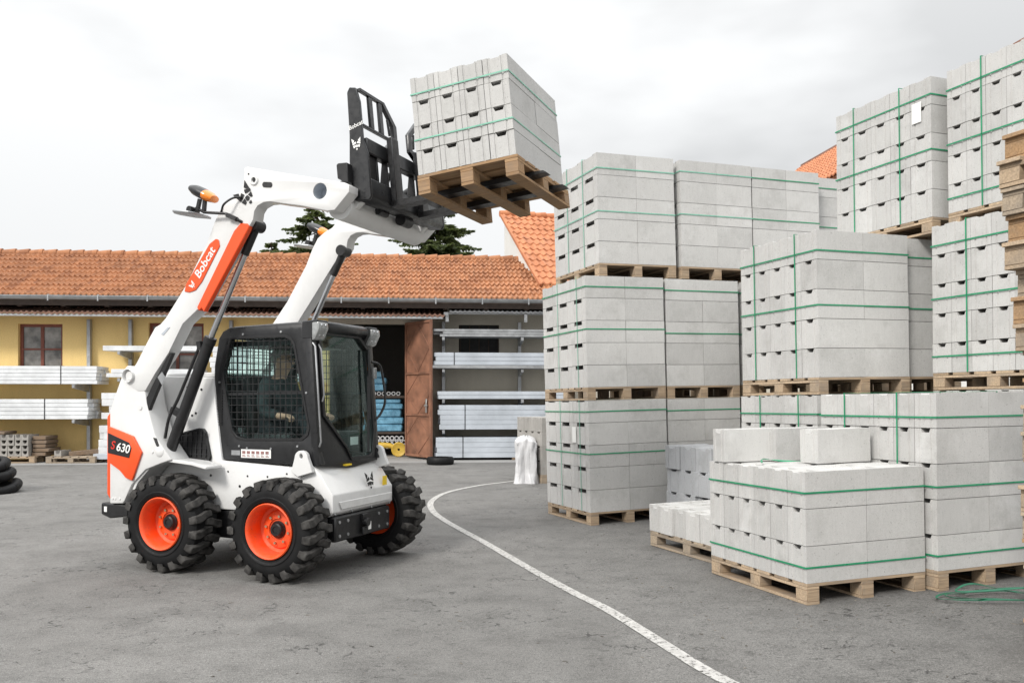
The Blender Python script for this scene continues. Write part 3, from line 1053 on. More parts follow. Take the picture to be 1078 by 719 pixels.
for w_ in wins:
    a, b, c, d = w_
    fr = MB().prism(rect(a, b, c, d), 'y', .10, .17, [rect(a + .07, b + .07, (a + c) / 2 - .035, (b + d) / 2 - .02), rect((a + c) / 2 + .035, b + .07, c - .07, (b + d) / 2 - .02),
                                                        rect(a + .07, (b + d) / 2 + .02, (a + c) / 2 - .035, d - .07), rect((a + c) / 2 + .035, (b + d) / 2 + .02, c - .07, d - .07)])
    wo = MB().box((a - .05, -.06, b - .05), (c + .05, .09, b - .003)).build('window', M['zinc'], shed, bevel=.004)
    fr.build('frame', M['frame_brown'], wo, smooth=0)
    MB().box((a + .05, .13, b + .05), (c - .05, .14, d - .05)).build('pane', M['pane'], wo, smooth=0)
wo = MB().box((10.68, .12, 2.52), (11.66, .15, 3.22)).build('window', M['dark'], shed, smooth=0)
fr = MB()
for i in range(5):
    fr.box((10.70 + i * .232, .10, 2.525), (10.725 + i * .232, .118, 3.215))
fr.build('frame', M['soffit'], wo, smooth=0)
tiled_roof('roof', M['tiles'], shed, UL - .3, UR + .3, -.92, 3.74, 1.95, 5.14, 10, .12, .030, .045)
MB().prism([(-.90, 3.66), (1.95, 5.06), (4.9, 3.66), (4.9, 3.60), (1.95, 5.0), (-.90, 3.60)], 'x', UL - .25, UR + .25).build('roof_deck', M['soffit'], shed, smooth=0)
rt = MB()
u = UL - .3
while u < UR + .3:
    rt.tube([(u, 1.97, 5.13), (u + .36, 1.97, 5.155)], [.095, .11], 10)
    u += .335
rt.build('ridge_tiles', M['tiles'], shed)
gut = MB()
gp = [(-1.06 + .075 * math.cos(t), 3.715 + .075 * math.sin(t)) for t in [math.pi + math.pi * i / 10 for i in range(11)]]
gi = [(-1.06 + .066 * math.cos(t), 3.715 + .066 * math.sin(t)) for t in [2 * math.pi - math.pi * i / 10 for i in range(11)]]
gut.prism(gp + gi, 'x', UL - .3, UR + .3)
gut.box((UL - .3, -1.142, 3.708), (UR + .3, -1.13, 3.722))
u = UL
while u < UR:
    gut.box((u, -1.145, 3.60), (u + .03, -1.136, 3.73))
    gut.box((u, -1.12, 3.735), (u + .03, -.9, 3.745))
    u += 1.07
gut.build('gutter', M['zinc'], shed)
MB().box((UL, -.93, 3.52), (UR, -.90, 3.64)).build('fascia', M['soffit'], shed, smooth=0)
raf = MB().box((0, -.90, 3.50), (.1, -.002, 3.60)).mesh('rafter', M['soffit'], smooth=0)
u = UL + .2
while u < UR:
    link('rafter', raf, shed, (u, 0, 0))
    u += .95
tiled_roof('canopy_roof', M['tiles_dull'], shed, UL, 10.34, -.86, 3.36, -.01, 3.62, 2, .12, .026, .02)
MB().box((UL, -.84, 3.285), (10.3, -.80, 3.335)).build('canopy_beam', M['zinc'], shed, smooth=0)
tiled_roof('canopy_roof', M['zinc'], shed, 10.45, UR, -.86, 3.47, -.01, 3.60, 1, .11, .016, .0)
cb = MB().box((10.32, -.86, 3.36), (10.42, -.01, 3.44)).box((10.40, -.80, 3.40), (UR, -.76, 3.44))
for uu in (10.36, 12.2, 14.0):
    cb.box((uu, -.84, 3.22), (uu + .07, -.76, 3.40))
cb.build('canopy_beam', M['zinc'], shed, smooth=0)
# gate leaf, hinged on the right jamb and swung out into the yard
gd = link('gate_leaf', None, shed, (9.40, -.012, 0))
gd.rotation_euler.z = R(-57)
leaf = MB().box((0, 0, .05), (1.16, .035, 3.26))
leaf_o = leaf.build('gate_panel', M['gate'], gd, bevel=.004)
rails = MB()
for z in (.06, 1.02, 2.0, 3.2):
    rails.box((0.0, -.028, z), (1.16, -.0005, z + .055))
for x in (.0, 1.105):
    for za, zb in ((.116, 1.019), (1.076, 1.999), (2.056, 3.199)):
        rails.box((x, -.028, za), (x + .055, -.0005, zb))
for za, zb in ((.12, 1.0), (1.08, 1.98), (2.06, 3.18)):
    zm = (za + zb) / 2
    for p, q in (((.06, zm), (.57, zb)), ((.57, zb), (1.09, zm)), ((1.09, zm), (.57, za)), ((.57, za), (.06, zm))):
        rails.bar((p[0], -.006, p[1]), (q[0], -.006, q[1]), .010, .010, (0, 1, 0))
rails.build('gate_frame', M['gate'], gd, bevel=.003)
MB().box((.95, -.07, 1.25), (1.05, -.03, 1.29)).box((.97, -.05, 1.1), (1.02, -.03, 1.42)).build('handle', M['zinc'], gd, bevel=.003)

# pale concrete apron along the shed
ap = MB()
ap.add([BM @ Vector(p) for p in ((UL - 4, -1.75, .004), (UR, -1.75, .004), (UR, 0.0, .004), (UL - 4, 0.0, .004))], [(0, 1, 2, 3)])
tag(ap.build('pavement', concrete('apron_concrete', .27, .25), smooth=0), kind='structure')
ap = MB()
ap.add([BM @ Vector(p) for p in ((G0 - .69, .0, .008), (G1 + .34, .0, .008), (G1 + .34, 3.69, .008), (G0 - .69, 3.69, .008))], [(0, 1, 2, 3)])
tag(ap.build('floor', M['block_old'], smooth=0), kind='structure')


def bthing(name, mb, mat, label, cat, group=None, bevel=.004):
    o = mb.build(name, mat, None, bevel=bevel)
    o.matrix_world = BM
    return tag(o, label, cat, group)


def profile_bundle(u0, u1, z0, z1, v0, v1, mat, label, rows, group, ragged=.05, band=()):
    """a bundle of long profiles lying along the wall, ends slightly uneven, held by thin bands"""
    root = empty('profile_bundle', label, 'profile bundle', group, mat=BM)
    mb = MB()
    h = (z1 - z0) / rows
    for r in range(rows):
        nv = max(2, int((v1 - v0) / .2))
        for k in range(nv):
            a = v0 + (v1 - v0) * k / nv
            e = rnd.uniform(0, ragged)
            e2 = rnd.uniform(0, ragged)
            mb.box((u0 + e, a + .003, z0 + r * h + .003), (u1 - e2, a + (v1 - v0) / nv - .003 + rnd.uniform(-.006, .002), z0 + (r + 1) * h - .002))
    mb.build('profiles', mat, root, bevel=.004)
    for u in band:
        b = MB()
        b.box((u, v0 - .006, z0 - .002), (u + .018, v0 - .001, z1 + .004)).box((u, v0 - .006, z1 + .002), (u + .018, v1 + .004, z1 + .006))
        b.build('band', M['black'], root, smooth=0)
    return root


def cantilever_rack(u_list, arms, v_arm, label, z_top=3.28):
    root = empty('cantilever_rack', label, 'storage rack', mat=BM)
    for u in u_list:
        MB().box((u - .04, -.16, 0.0), (u + .04, -.04, z_top)).build('upright', M['zinc'], root, bevel=.004)
        for z in arms:
            m_ = MB()
            m_.add([(u - .03, -.165, z), (u + .03, -.165, z), (u + .03, -.165, z - .16), (u - .03, -.165, z - .16), (u - .03, v_arm, z), (u + .03, v_arm, z), (u + .03, v_arm, z - .075), (u - .03, v_arm, z - .075)],
                   [(0, 1, 2, 3), (7, 6, 5, 4), (0, 4, 5, 1), (1, 5, 6, 2), (2, 6, 7, 3), (3, 7, 4, 0)])
            m_.build('arm', M['zinc'], root, bevel=.004)
    return root


cantilever_rack((-1.6, 2.05), (1.745, .955), -.98, 'galvanised cantilever rack with white bundles on the yellow wall at the left')
cantilever_rack((2.99, 5.3, 7.0), (2.505, 1.895, .955, .17), -.86, 'galvanised cantilever rack on the yellow wall behind the loader')
cantilever_rack((10.31, 12.15), (2.86, 2.12, 1.41, .70), -.92, 'galvanised cantilever rack of metal profiles on the beige wall')
gw = 'bundled profiles on the yellow wall'
profile_bundle(-4.2, 2.55, 1.755, 2.16, -.92, -.20, M['sheet'], 'upper long white bundle at the far left, under the brown window', 5, gw, .03, (1.75, -.4))
profile_bundle(-4.2, 2.38, .965, 1.42, -.92, -.20, M['sheet'], 'lower long white bundle at the far left, above the concrete channels', 5, gw, .05, (1.4, -.6))
profile_bundle(2.62, 4.9, 2.512, 2.63, -.80, -.20, M['sheet'], 'thin white profile on the topmost arms behind the raised arm', 1, gw, .02)
profile_bundle(2.70, 4.9, 1.91, 2.10, -.84, -.20, M['sheet'], 'flat white bundle just above the loader body', 2, gw, .3)
profile_bundle(4.95, 7.3, 1.90, 2.62, -.78, -.20, M['sheet'], 'added thick white bundle behind the loader cab, giving its windows a bright background', 6, gw, .1, (5.6,))  # bundle added so the view through the cab windows looks bright
profile_bundle(2.50, 5.6, .965, 1.56, -.80, -.20, M['sheet'], 'stepped white bundle behind the tail of the loader', 4, gw, .34)
profile_bundle(2.46, 5.6, .18, .82, -.80, -.20, M['sheet'], 'lowest white bundle behind the tail of the loader', 4, gw, .2)
gr_ = 'bundled metal profiles on the beige wall'
profile_bundle(10.05, 13.4, 2.87, 3.05, -.88, -.20, M['zinc'], 'loose thin galvanised profiles on the topmost arms right of the gate', 3, gr_, .35)
profile_bundle(10.08, 13.4, 2.21, 2.50, -.90, -.20, M['sheet_grey'], 'shiny profile bundle on the second arms, beside the barred dark window', 3, gr_, .06, (10.55, 13.0))
profile_bundle(10.02, 13.4, 2.13, 2.205, -.96, -.20, M['zinc'], 'flat galvanised trays under the shiny bundle', 1, gr_, .1)
profile_bundle(10.14, 13.4, 1.42, 1.60, -.90, -.20, M['sheet_grey'], 'thin pale profile layer at mid height right of the gate', 2, gr_, .05)
profile_bundle(10.16, 13.4, .71, 1.28, -.92, -.20, M['sheet_grey'], 'thick bluish sheet bundle on the lowest arms', 5, gr_, .10, (10.8, 13.1))
profile_bundle(10.09, 13.4, .06, .53, -1.0, -.20, M['sheet_grey'], 'bluish sheet bundle lying by the ground beside the gate', 4, gr_, .08, (10.75, 13.0))
bb = MB()
for u in (10.3, 11.9, 13.2):
    bb.box((u, -1.0, .0), (u + .1, -.2, .058))
bthing('bearer', bb, M['plank'], 'timber bearers under the lowest sheet bundle by the gate', 'timber')

# stack of u shaped concrete channels on a pallet, and a pallet of odds and ends
pm = BM @ Matrix.Translation((-.62, -.35, .006)) @ Matrix.Rotation(R(-90), 4, 'Z')
pallet(pm, .8, 1.92, 'long pallet at the yellow wall carrying the concrete channels', M['pallet'], 'wooden pallets in the yard')
ch_out = [(0, 0), (.145, 0), (.145, .118), (.118, .118)] + [(.0725 + .046 * math.cos(t), .105 - .062 * math.sin(t)) for t in [math.pi * i / 8 for i in range(9)]] + [(.027, .118), (0, .118)]
chm = MB().prism(ch_out, 'y', 0, .5).mesh('concrete_channel', M['channel'], smooth=30)
for r in range(4):
    for k in range(10):
        o = link('concrete_channel', chm)
        o.matrix_world = BM @ Matrix.Translation((-.34 + k * .15, -1.12 + rnd.uniform(-.01, .01), .152 + r * .1195))
        tag(o, 'small u shaped concrete channel stacked on the long pallet by the yellow wall', 'concrete channel', 'concrete channels stacked by the yellow wall')
for k in range(5):
    z = .152 + k * .09
    bthing('old_plank', MB().box((1.18 + rnd.uniform(-.04, .02), -1.0, z), (1.52 + rnd.uniform(-.06, .03), -.4, z + .08)), M['plank'],
           '%s brown board from the ground in the pile right of the concrete channels' % ords[k], 'board', 'brown boards by the yellow wall', .01)
bthing('old_plank', MB().box((.05, -1.05, .635), (.62, -.5, .70)), M['plank'], 'single dark board lying across the top of the concrete channels', 'board', 'brown boards by the yellow wall', .01)
pm = BM @ Matrix.Translation((1.58, -.55, .006)) @ Matrix.Rotation(R(-90), 4, 'Z')
pallet(pm, .7, 1.05, 'nearly empty pallet right of the concrete channels', M['pallet_old'])
o = link('concrete_channel', chm)
o.matrix_world = BM @ Matrix.Translation((1.72, -1.15, .155))
tag(o, 'single concrete channel lying on the nearly empty pallet', 'concrete channel')
bthing('old_plank', MB().bar((1.95, -.95, .19), (2.5, -.7, .24), .2, .1), M['plank'], 'dark beam lying askew on the nearly empty pallet', 'board', None, .01)
sc_ = MB()
for k in range(6):
    sc_.bar((2.1 + k * .14, -1.05 + rnd.uniform(-.1, .1), .03), (2.9 + rnd.uniform(-.3, .2), -.75 + rnd.uniform(-.2, .2), .05 + k * .012), .07, .03)
bthing('scrap_timber', sc_, M['plank'], 'low heap of scrap timber lying at the foot of the yellow wall', 'scrap timber')
bthing('gutter_section', MB().box((2.55, -1.15, .08), (3.5, -.95, .20)), M['sheet_grey'], 'pale metal box section lying on the ground behind the loader tail', 'metal section')

# inside the open gate
shelf = empty('shelf_rack', 'dark shelf rack just inside the open gate', 'shelf', mat=BM)
for u in (8.2, 9.44):
    for v in (.7, 1.3):
        MB().box((u, v, .01), (u + .05, v + .05, 2.3)).build('post', M['soffit'], shelf, smooth=0)
for z in (.60, 1.50):
    MB().box((8.2, .69, z - .05), (9.49, 1.36, z)).build('shelf_board', M['soffit'], shelf, smooth=0)
for k, (u0, u1, z0, z1) in enumerate(((8.3, 9.28, .60, .78), (8.34, 9.30, .785, .96), (8.3, 9.25, .965, 1.15), (8.36, 9.29, 1.155, 1.30), (8.3, 9.24, 1.305, 1.42))):
    bthing('wrapped_package', MB().box((u0, .72, z0), (u1, 1.3, z1)), M['blue_wrap'], 'long blue film wrapped package, %s from the bottom on the lower shelf' % ords[k], 'package', 'blue packages inside the gate', .03)
for k, (u0, u1, z0, z1) in enumerate(((8.42, 8.86, 1.62, 1.79), (8.40, 8.88, 1.795, 1.95), (8.44, 8.80, 1.955, 2.11))):
    bthing('wrapped_package', MB().box((u0, .72, z0), (u1, 1.2, z1)), M['blue_wrap'], 'small blue package, %s from the bottom on the upper shelf' % ords[k], 'package', 'blue packages inside the gate', .03)
for k in range(7):
    pz = MB()
    pz.lathe([(.034, 0), (.05, 0), (.05, .55), (.034, .55)], 14, Matrix.Translation((8.46 + k * .12, .70, 1.555)) @ Matrix.Rotation(R(-90), 4, 'X'), close=True)
    bthing('plastic_pipe', pz, M['film'], 'pale plastic pipe end in the single row on the upper shelf', 'pipe', 'pipe ends on the upper shelf', 0)
for r in range(3):
    for k in range(8):
        pz = MB()
        pz.lathe([(.036, 0), (.057, 0), (.057, .6), (.036, .6)], 14, Matrix.Translation((8.45 + k * .116 + (r % 2) * .058, .6, .245 + r * .101)) @ Matrix.Rotation(R(-90), 4, 'X'), close=True)
        bthing('plastic_pipe', pz, M['film'], 'pale plastic pipe in the honeycomb stack under the blue packages', 'pipe', 'pipes stacked under the blue packages', 0)
cart = empty('hand_cart', 'small yellow cart with a yellow wheel standing inside the gate', 'cart', mat=BM)
MB().tube([(8.5, .3, .26), (8.7, .3, .30), (9.0, .3, .28), (9.15, .3, .22)], [.05, .07, .07, .04], 12).build('tank', M['yellow'], cart)
wh = MB()
wh.lathe([(.03, -.03), (.13, -.035), (.16, -.05), (.18, -.03), (.18, .03), (.16, .05), (.13, .035), (.03, .03)], 24, Matrix.Translation((9.22, .2, .19)) @ Matrix.Rotation(R(-90), 4, 'X'), close=True)
wh.build('wheel', M['yellow'], cart)
MB().bar((8.55, .3, .0), (8.55, .3, .24), .03, .03).build('leg', M['black'], cart)

# loose things on the ground near the shed
ty = MB()
ty.lathe([(.19, -.07), (.27, -.08), (.295, -.055), (.30, 0), (.295, .055), (.27, .08), (.19, .07), (.20, 0)], 36, close=True)
o = ty.build('tyre', M['tyre'], None)
o.location = (-1.56, 18.55, .082)
tag(o, 'black tyre lying flat on the ground at the foot of the gate', 'tyre')


def hose_ring(x, y, z, r, rr, sx, tilt, label):
    pts = []
    for i in range(49):
        a = 2 * math.pi * i / 48
        pts.append((r * sx * math.cos(a), r * math.sin(a), .03 * math.sin(2 * a + x * 7) + .02 * math.sin(3 * a)))
    mb = MB()
    mb.tube(pts, rr, 14, caps=False)
    o = mb.build('rubber_hose', M['tyre'], None)
    o.location = (x, y, z)
    o.rotation_euler = (R(tilt), R(-tilt * .6), 0)
    tag(o, label, 'hose', 'black hoses piled at the left edge')


for k, (dx, z, r, sx, tl, lab) in enumerate(((-.2, .08, .50, 1.1, 0, 'lowest thick black hose ring of the pile at the left edge'),
                                             (-.42, .19, .45, 1.05, 2, 'second lowest black hose ring, set back in the pile at the left edge'),
                                             (-.27, .295, .48, 1.1, -3, 'middle black hose ring of the pile at the left edge'),
                                             (-.33, .405, .46, 1.1, 3, 'second highest black hose ring of the pile at the left edge'),
                                             (-.42, .51, .42, 1.0, -4, 'topmost black hose ring of the pile at the left edge'))):
    hose_ring(-7.93 + dx, 12.95, z, r, .075, sx, tl, lab)

# weathered grey stack and white bag left of the tall towers
og = corner_frame(.50, 14.35, 24, 0, 0)
pallet(og, 1.0, 1.0, 'pallet under the weathered grey block stack', M['pallet_old'])
root = empty('block_bundle', 'weathered brownish grey block stack behind the white bag', 'block stack', 'strapped bundles of concrete blocks', mat=og @ Matrix.Translation((0, 0, PH + .001)))
me = block_mesh(.49, .245, .238, M['block_old'])
for k in range(4):
    for j in range(4):
        for i in range(2):
            link('concrete_block', me, root, (i * .5, j * .25, k * .24))
bag = MB()
vs_, fs_ = [], []
nb_, nh = 90, 44
for k in range(nh):
    t = k / (nh - 1)
    z = .78 * t
    for i in range(nb_):
        a = 2 * math.pi * i / nb_
        c_, s_ = math.cos(a), math.sin(a)
        sq = (abs(c_) ** 4 + abs(s_) ** 4) ** -.25
        fold = .014 * math.sin(a * 9 + 2 * math.sin(z * 5)) + .05 * noise.noise((c_ * 2.2, s_ * 2.2, z * 2.0 + 3)) + .035 * abs(noise.noise((c_ * 5, s_ * 5, z * 4.0)))
        flare = .035 * max(0, .22 - t) / .22 * (1 + .6 * math.sin(a * 5 + 1))
        r = (.165 * sq + fold + flare) * (1 if t < .9 else (1 - ((t - .9) / .1) ** 2 * .8))
        vs_.append((r * c_, r * s_ * .95, z + (.03 * math.sin(a * 3) if t > .85 else 0)))
for k in range(nh - 1):
    for i in range(nb_):
        j = (i + 1) % nb_
        fs_.append((k * nb_ + i, k * nb_ + j, (k + 1) * nb_ + j, (k + 1) * nb_ + i))
fs_.append(tuple((nh - 1) * nb_ + i for i in range(nb_)))
bag.add(vs_, fs_)
o = bag.build('plastic_sack', M['film'], None, smooth=70)
o.location = (.245, 14.45, .002)
tag(o, 'crumpled white plastic sack standing beside the weathered block stack', 'plastic sack')

# ------------------------------------------------------------------ taller wing with the bright orange roof
a2 = math.atan2(.30, .954)
WM = Matrix.Translation((.718, 20.8, 0)) @ Matrix.Rotation(a2, 4, 'Z')
wing = empty('tiled_wing', 'white gabled wing with bright orange tiled roof rising above the long shed', 'building', mat=WM)
tiled_roof('roof', M['tiles_new'], wing, -.06, 9.0, 0, 4.22, 3.36, 6.62, 13, .19, .030, .03)
MB().prism([(.12, 2.5), (.12, 4.16), (3.3, 6.46), (3.3, 2.5)], 'x', .06, 8.8).build('wall', M['white_wall'], wing, smooth=0)
vb = MB().bar((-.03, -.02, 4.19), (-.03, 3.36, 6.60), .06, .07)
vb.build('verge_tiles', M['tiles_new'], wing)
rt = MB()
u = -.05
while u < 8.9:
    rt.tube([(u, 3.38, 6.63), (u + .36, 3.38, 6.65)], [.09, .105], 10)
    u += .335
rt.build('ridge_tiles', M['tiles_new'], wing)

a3 = math.atan2(-5.24, .75)
HM = Matrix.Translation((10.9, 32, 0)) @ Matrix.Rotation(a3, 4, 'Z')
house = empty('far_house', 'distant house whose orange roof shows above the far row of blocks', 'building', mat=HM)
tiled_roof('roof', M['tiles_new'], house, 0, 12, -3.8, 7.3, 0, 10.15, 15, .2, .03, .03)
tiled_roof('roof', M['tiles_new'], house, 0, 12, 3.8, 7.3, 0, 10.15, 15, .2, .03, .03)
MB().prism([(-3.4, 0), (-3.4, 7.45), (0, 10.0), (3.4, 7.45), (3.4, 0)], 'x', .15, 11.85).build('wall', M['white_wall'], house, smooth=0)
MB().bar((-.02, 0, 10.16), (12, 0, 10.16), .14, .08).build('ridge_tiles', M['tiles_dull'], house)


# ------------------------------------------------------------------ spruces behind the shed
def spruce(x, y, h, r0, label, seed, dens=1.0, trunk_r=.16, z_lo=2.0, droop=.35):
    rs = random.Random(seed)
    root = empty('spruce_tree', label, 'tree', 'conifers behind the long shed', loc=(x, y, 0))
    tr = MB()
    tr.tube([(0, 0, 0), (.03, 0, h * .5), (0, .02, h * .98)], [trunk_r, trunk_r * .6, .015], 8)
    cr = MB()
    z = z_lo
    vs_, fs_ = [], []
    while z < h - .1:
        t = (z - z_lo) / (h - z_lo)
        R_ = r0 * (1 - t) ** .85 + .10
        nb = max(6, int(10 * (1 - t * .4)))
        for k in range(nb):
            a = rs.uniform(0, 6.283)
            L = R_ * rs.uniform(.62, 1.12)
            d = Vector((math.cos(a), math.sin(a), 0))
            s = Vector((-d.y, d.x, 0))
            zz = z + rs.uniform(-.12, .12)
            pts = []
            for q in range(6):
                f = q / 5
                pts.append(d * L * f + Vector((0, 0, zz - droop * L * f * (1.1 - .55 * f) * (1 - t * .5))))
            tr.tube(pts, [.022 * (1 - f * .16) for f in range(6)], 4)
            m = int((12 + L * 42) * dens)
            for q in range(m):
                f = rs.uniform(.15, 1.0)
                i = min(int(f * 5), 4)
                p = pts[i].lerp(pts[i + 1], f * 5 - i)
                for sg in (-1, 1):
                    w_ = (1.02 - f) * .42 * L ** .6 + .08
                    o = (s * sg * rs.uniform(.5, 1.1) + d * rs.uniform(.2, .8) + Vector((0, 0, rs.uniform(-.75, .05)))).normalized() * w_ * rs.uniform(.6, 1.1)
                    n = o.cross(Vector((rs.uniform(-1, 1), rs.uniform(-1, 1), rs.uniform(-1, 1)))).normalized() * rs.uniform(.022, .045)
                    b = len(vs_)
                    vs_ += [p - n * .6, p + n * .6, p + o * .6 + n, p + o, p + o * .6 - n]
                    fs_.append((b, b + 1, b + 2, b + 3, b + 4))
        z += .20 + .10 * rs.random()
    cr.add(vs_, fs_)
    tr.build('trunk', M['bark'], root)
    cr.build('crown', M['needles'], root, smooth=0)
    return root


spruce(-2.62, 30, 9.3, 3.5, 'dense dark spruce behind the shed below the raised pallet', 3, 1.25, z_lo=3.2)
spruce(-6.85, 30, 8.55, 3.9, 'drooping dark spruce behind the shed between the two lift arms', 11, 1.0, z_lo=3.2, droop=.55)
spruce(-8.75, 31, 7.25, 1.7, 'small conifer tip peeping over the roof left of the lift arms', 17, .9, z_lo=3.2)
# ------------------------------------------------------------------ compact loader
LM = Matrix.Translation((-2.0704, 7.4976, 0)) @ Matrix.Rotation(math.atan2(-.375, .927), 4, 'Z')
ldr = empty('compact_loader', 'white and orange compact wheel loader with raised arms holding a pallet of blocks high', 'loader', mat=LM)


def mirror(pts):
    return [(a, b) for a, b in pts]


def flip(mb):
    """the same shape on the other side of the machine"""
    m = MB()
    m.v = [Vector((p.x, -p.y, p.z)) for p in mb.v]
    m.f = [list(f) for f in mb.f]
    return m


def both(name, mb, mat, parents=None, **kw):
    a = mb.build(name, mat, ldr, **kw)
    b = flip(mb).build(name, mat, ldr, **kw)
    return a, b


def text_mesh(s, size, bold=0.0, shear=0.0, depth=.0015):
    c = bpy.data.curves.new('lettering', 'FONT')
    c.body = s
    c.size = size
    c.offset = bold
    c.shear = shear
    c.extrude = depth
    c.align_x = 'CENTER'
    c.align_y = 'CENTER'
    o = bpy.data.objects.new('lettering', c)
    col.objects.link(o)
    dg = bpy.context.evaluated_depsgraph_get()
    me = bpy.data.meshes.new_from_object(o.evaluated_get(dg))
    bpy.data.objects.remove(o)
    return me


def decal_text(name, s, size, mat, parent, mw, bold=0.0, shear=0.0):
    me = text_mesh(s, size, bold, shear)
    me.materials.clear()
    me.materials.append(mat)
    o = link(name, me, parent)
    o.matrix_local = mw
    return o


SIDE = Matrix(((1, 0, 0, 0), (0, 0, -1, 0), (0, 1, 0, 0), (0, 0, 0, 1)))     # lettering plane -> near side (x right, z up, facing -y)


def side_at(x, y, z, ang=0):
    return Matrix.Translation((x, y, z)) @ SIDE @ Matrix.Rotation(R(ang), 4, 'Z')


cat_polys = [[(-.5, .5), (-.42, .05), (-.28, .16), (-.22, .30)], [(.45, .52), (.40, .05), (.26, .14), (.18, .28)],
             [(-.42, .02), (-.10, .20), (-.02, .02), (-.20, -.06), (-.40, -.10)], [(.42, .0), (.12, .20), (.05, .02), (.20, -.04), (.38, -.10)],
             [(-.38, -.16), (-.12, -.14), (-.16, -.34), (-.30, -.40)], [(.36, -.16), (.13, -.14), (.17, -.34), (.28, -.38)],
             [(-.09, -.12), (.09, -.12), (.12, -.30), (.0, -.38), (-.12, -.30)], [(-.10, -.46), (.10, -.46), (.05, -.58), (-.05, -.58)]]


def cat_logo(name, size, mat, parent, mw):
    mb = MB()
    for p in cat_polys:
        mb.prism([(a * size, b * size) for a, b in p], 'z', 0, .0025)
    o = mb.build(name, mat, parent, smooth=0)
    o.matrix_local = mw
    return o


# --- chassis
body = MB()
body.prism([(-1.17, .50), (-1.17, 1.28), (-1.02, 1.60), (-.88, 1.62), (-.28, 1.60), (-.19, .905), (.60, .865), (.62, .50)], 'y', -.48, .48)
chassis = body.build('body', M['white'], ldr, bevel=.012, seg=2)
MB().prism([(-1.0, .47), (-.92, .27), (.70, .25), (.84, .28), (.84, .495), (-1.0, .495)], 'y', -.465, .465).build('lower_frame', M['black'], ldr, bevel=.01)
for x in (-.12, .08, .28, .47):
    MB().cyl((x, -.484, .80 - .02 * math.sin(x * 9)), (x, -.479, .80 - .02 * math.sin(x * 9)), .008, 8).build('bolt', M['charcoal'], chassis)
for p in ((.0, .70), (.30, .68), (-.30, .78), (-.95, 1.5), (-.55, 1.52), (-.40, 1.50), (-.5, 1.28), (-.46, 1.30)):
    MB().cyl((p[0], -.484, p[1]), (p[0], -.479, p[1]), .011, 8).build('bolt', M['charcoal'], chassis)
MB().prism([(.60, .50), (.60, .87), (.70, .895), (.80, .80), (.875, .69), (.90, .66), (.90, .52), (.86, .485)], 'y', -.47, .46).build('front_deck', M['white'], ldr, bevel=.01, seg=2)
deck_face = MB().prism([(-.36, .535), (.40, .535), (.44, .60), (-.40, .60)], 'x', .903, .912)
deck_face.build('front_channel', M['white'], ldr, bevel=.006)
MB().box((.84, -.455, .285), (.915, .39, .484)).build('front_bumper', M['black'], ldr, bevel=.012)
hk = MB().cyl((.915, -.05, .40), (.97, -.05, .40), .035, 14)
hk.box((.915, -.09, .42), (.945, -.01, .47)).box((.93, -.10, .30), (.95, .0, .36))
hk.build('tow_hitch', M['black'], ldr, bevel=.004)
MB().box((.951, -.03, .335), (.957, .01, .40)).build('hitch_tag', M['paper'], ldr)
for y in (-.40, -.28, .20, .34):
    for z in (.33, .44):
        MB().cyl((.912, y, z), (.922, y, z), .013, 8).build('bolt', M['zinc'], ldr)
for y in (-.44, -.2, .1, .4):
    MB().cyl((.898, y, .508), (.907, y, .508), .010, 8).build('bolt', M['zinc'], ldr)
lug_out = [(.535, .84), (.56, .925)] + [(.63 + .062 * math.cos(t), .955 + .055 * math.sin(t)) for t in [math.pi - math.pi * i / 8 for i in range(9)]] + [(.715, .90), (.74, .84), (.60, .80)]
lg = MB().prism(lug_out, 'y', -.515, -.475, [[(.63 + .015 * math.cos(t), .965 + .022 * math.sin(t)) for t in [2 * math.pi * i / 10 for i in range(10)]]])
lg.build('tie_down_lug', M['white'], ldr, bevel=.004)
lg2 = flip(lg)
lg2.v = [p + Vector((.13, -.05, 0)) for p in lg2.v]
lg2.build('tie_down_lug', M['white'], ldr, bevel=.004)
cat_logo('emblem', .13, M['black'], ldr, Matrix.Translation((.888, .10, .735)) @ Matrix.Rotation(R(90), 4, 'Z') @ Matrix.Rotation(R(78), 4, 'X'))
MB().prism([(.30, .67), (.37, .67), (.37, .75), (.30, .75)], 'x', .893, .896).build('warning_sticker', M['yellow_tag'], ldr, smooth=0)
MB().prism([(-.12, .865), (-.04, .867), (-.04, .88), (-.12, .877)], 'x', .745, .80).build('warning_sticker', M['yellow_tag'], ldr, smooth=0)

# --- uprights over the rear wheels, tail
up_out = [(-1.02, 1.66), (-.985, 1.70), (-.88, 1.69), (-.80, 1.58), (-.765, 1.39), (-.675, 1.12), (-.50, .92), (-.62, .885), (-.78, .83), (-.93, .70), (-1.01, .56), (-1.03, .535), (-1.175, .53), (-1.175, 1.32)]
ups = both('upright', MB().prism(up_out, 'y', -.72, -.505), M['white'], bevel=.012, seg=2)
pv = MB()
pv.lathe([(0, 0), (.035, 0), (.04, -.01), (.055, -.012), (.055, .02)], 20, Matrix.Translation((-.945, -.732, 1.615)) @ Matrix.Rotation(R(-90), 4, 'X') @ Matrix.Diagonal((1, 1, -1, 1)))
pv.lathe([(0, 0), (.03, 0), (.045, .01), (.045, .02)], 20, Matrix.Translation((-.625, -.732, .985)) @ Matrix.Rotation(R(-90), 4, 'X'))
pv.cyl((-.70, -.726, .98), (-.70, -.719, .98), .012, 10).cyl((-.83, -.727, 1.35), (-.83, -.719, 1.35), .02, 10)
for x in (-1.14, -1.11, -1.06):
    pv.cyl((x, -.726, .575), (x, -.719, .575), .009, 8)
both('pivot_pin', pv, M['white'])
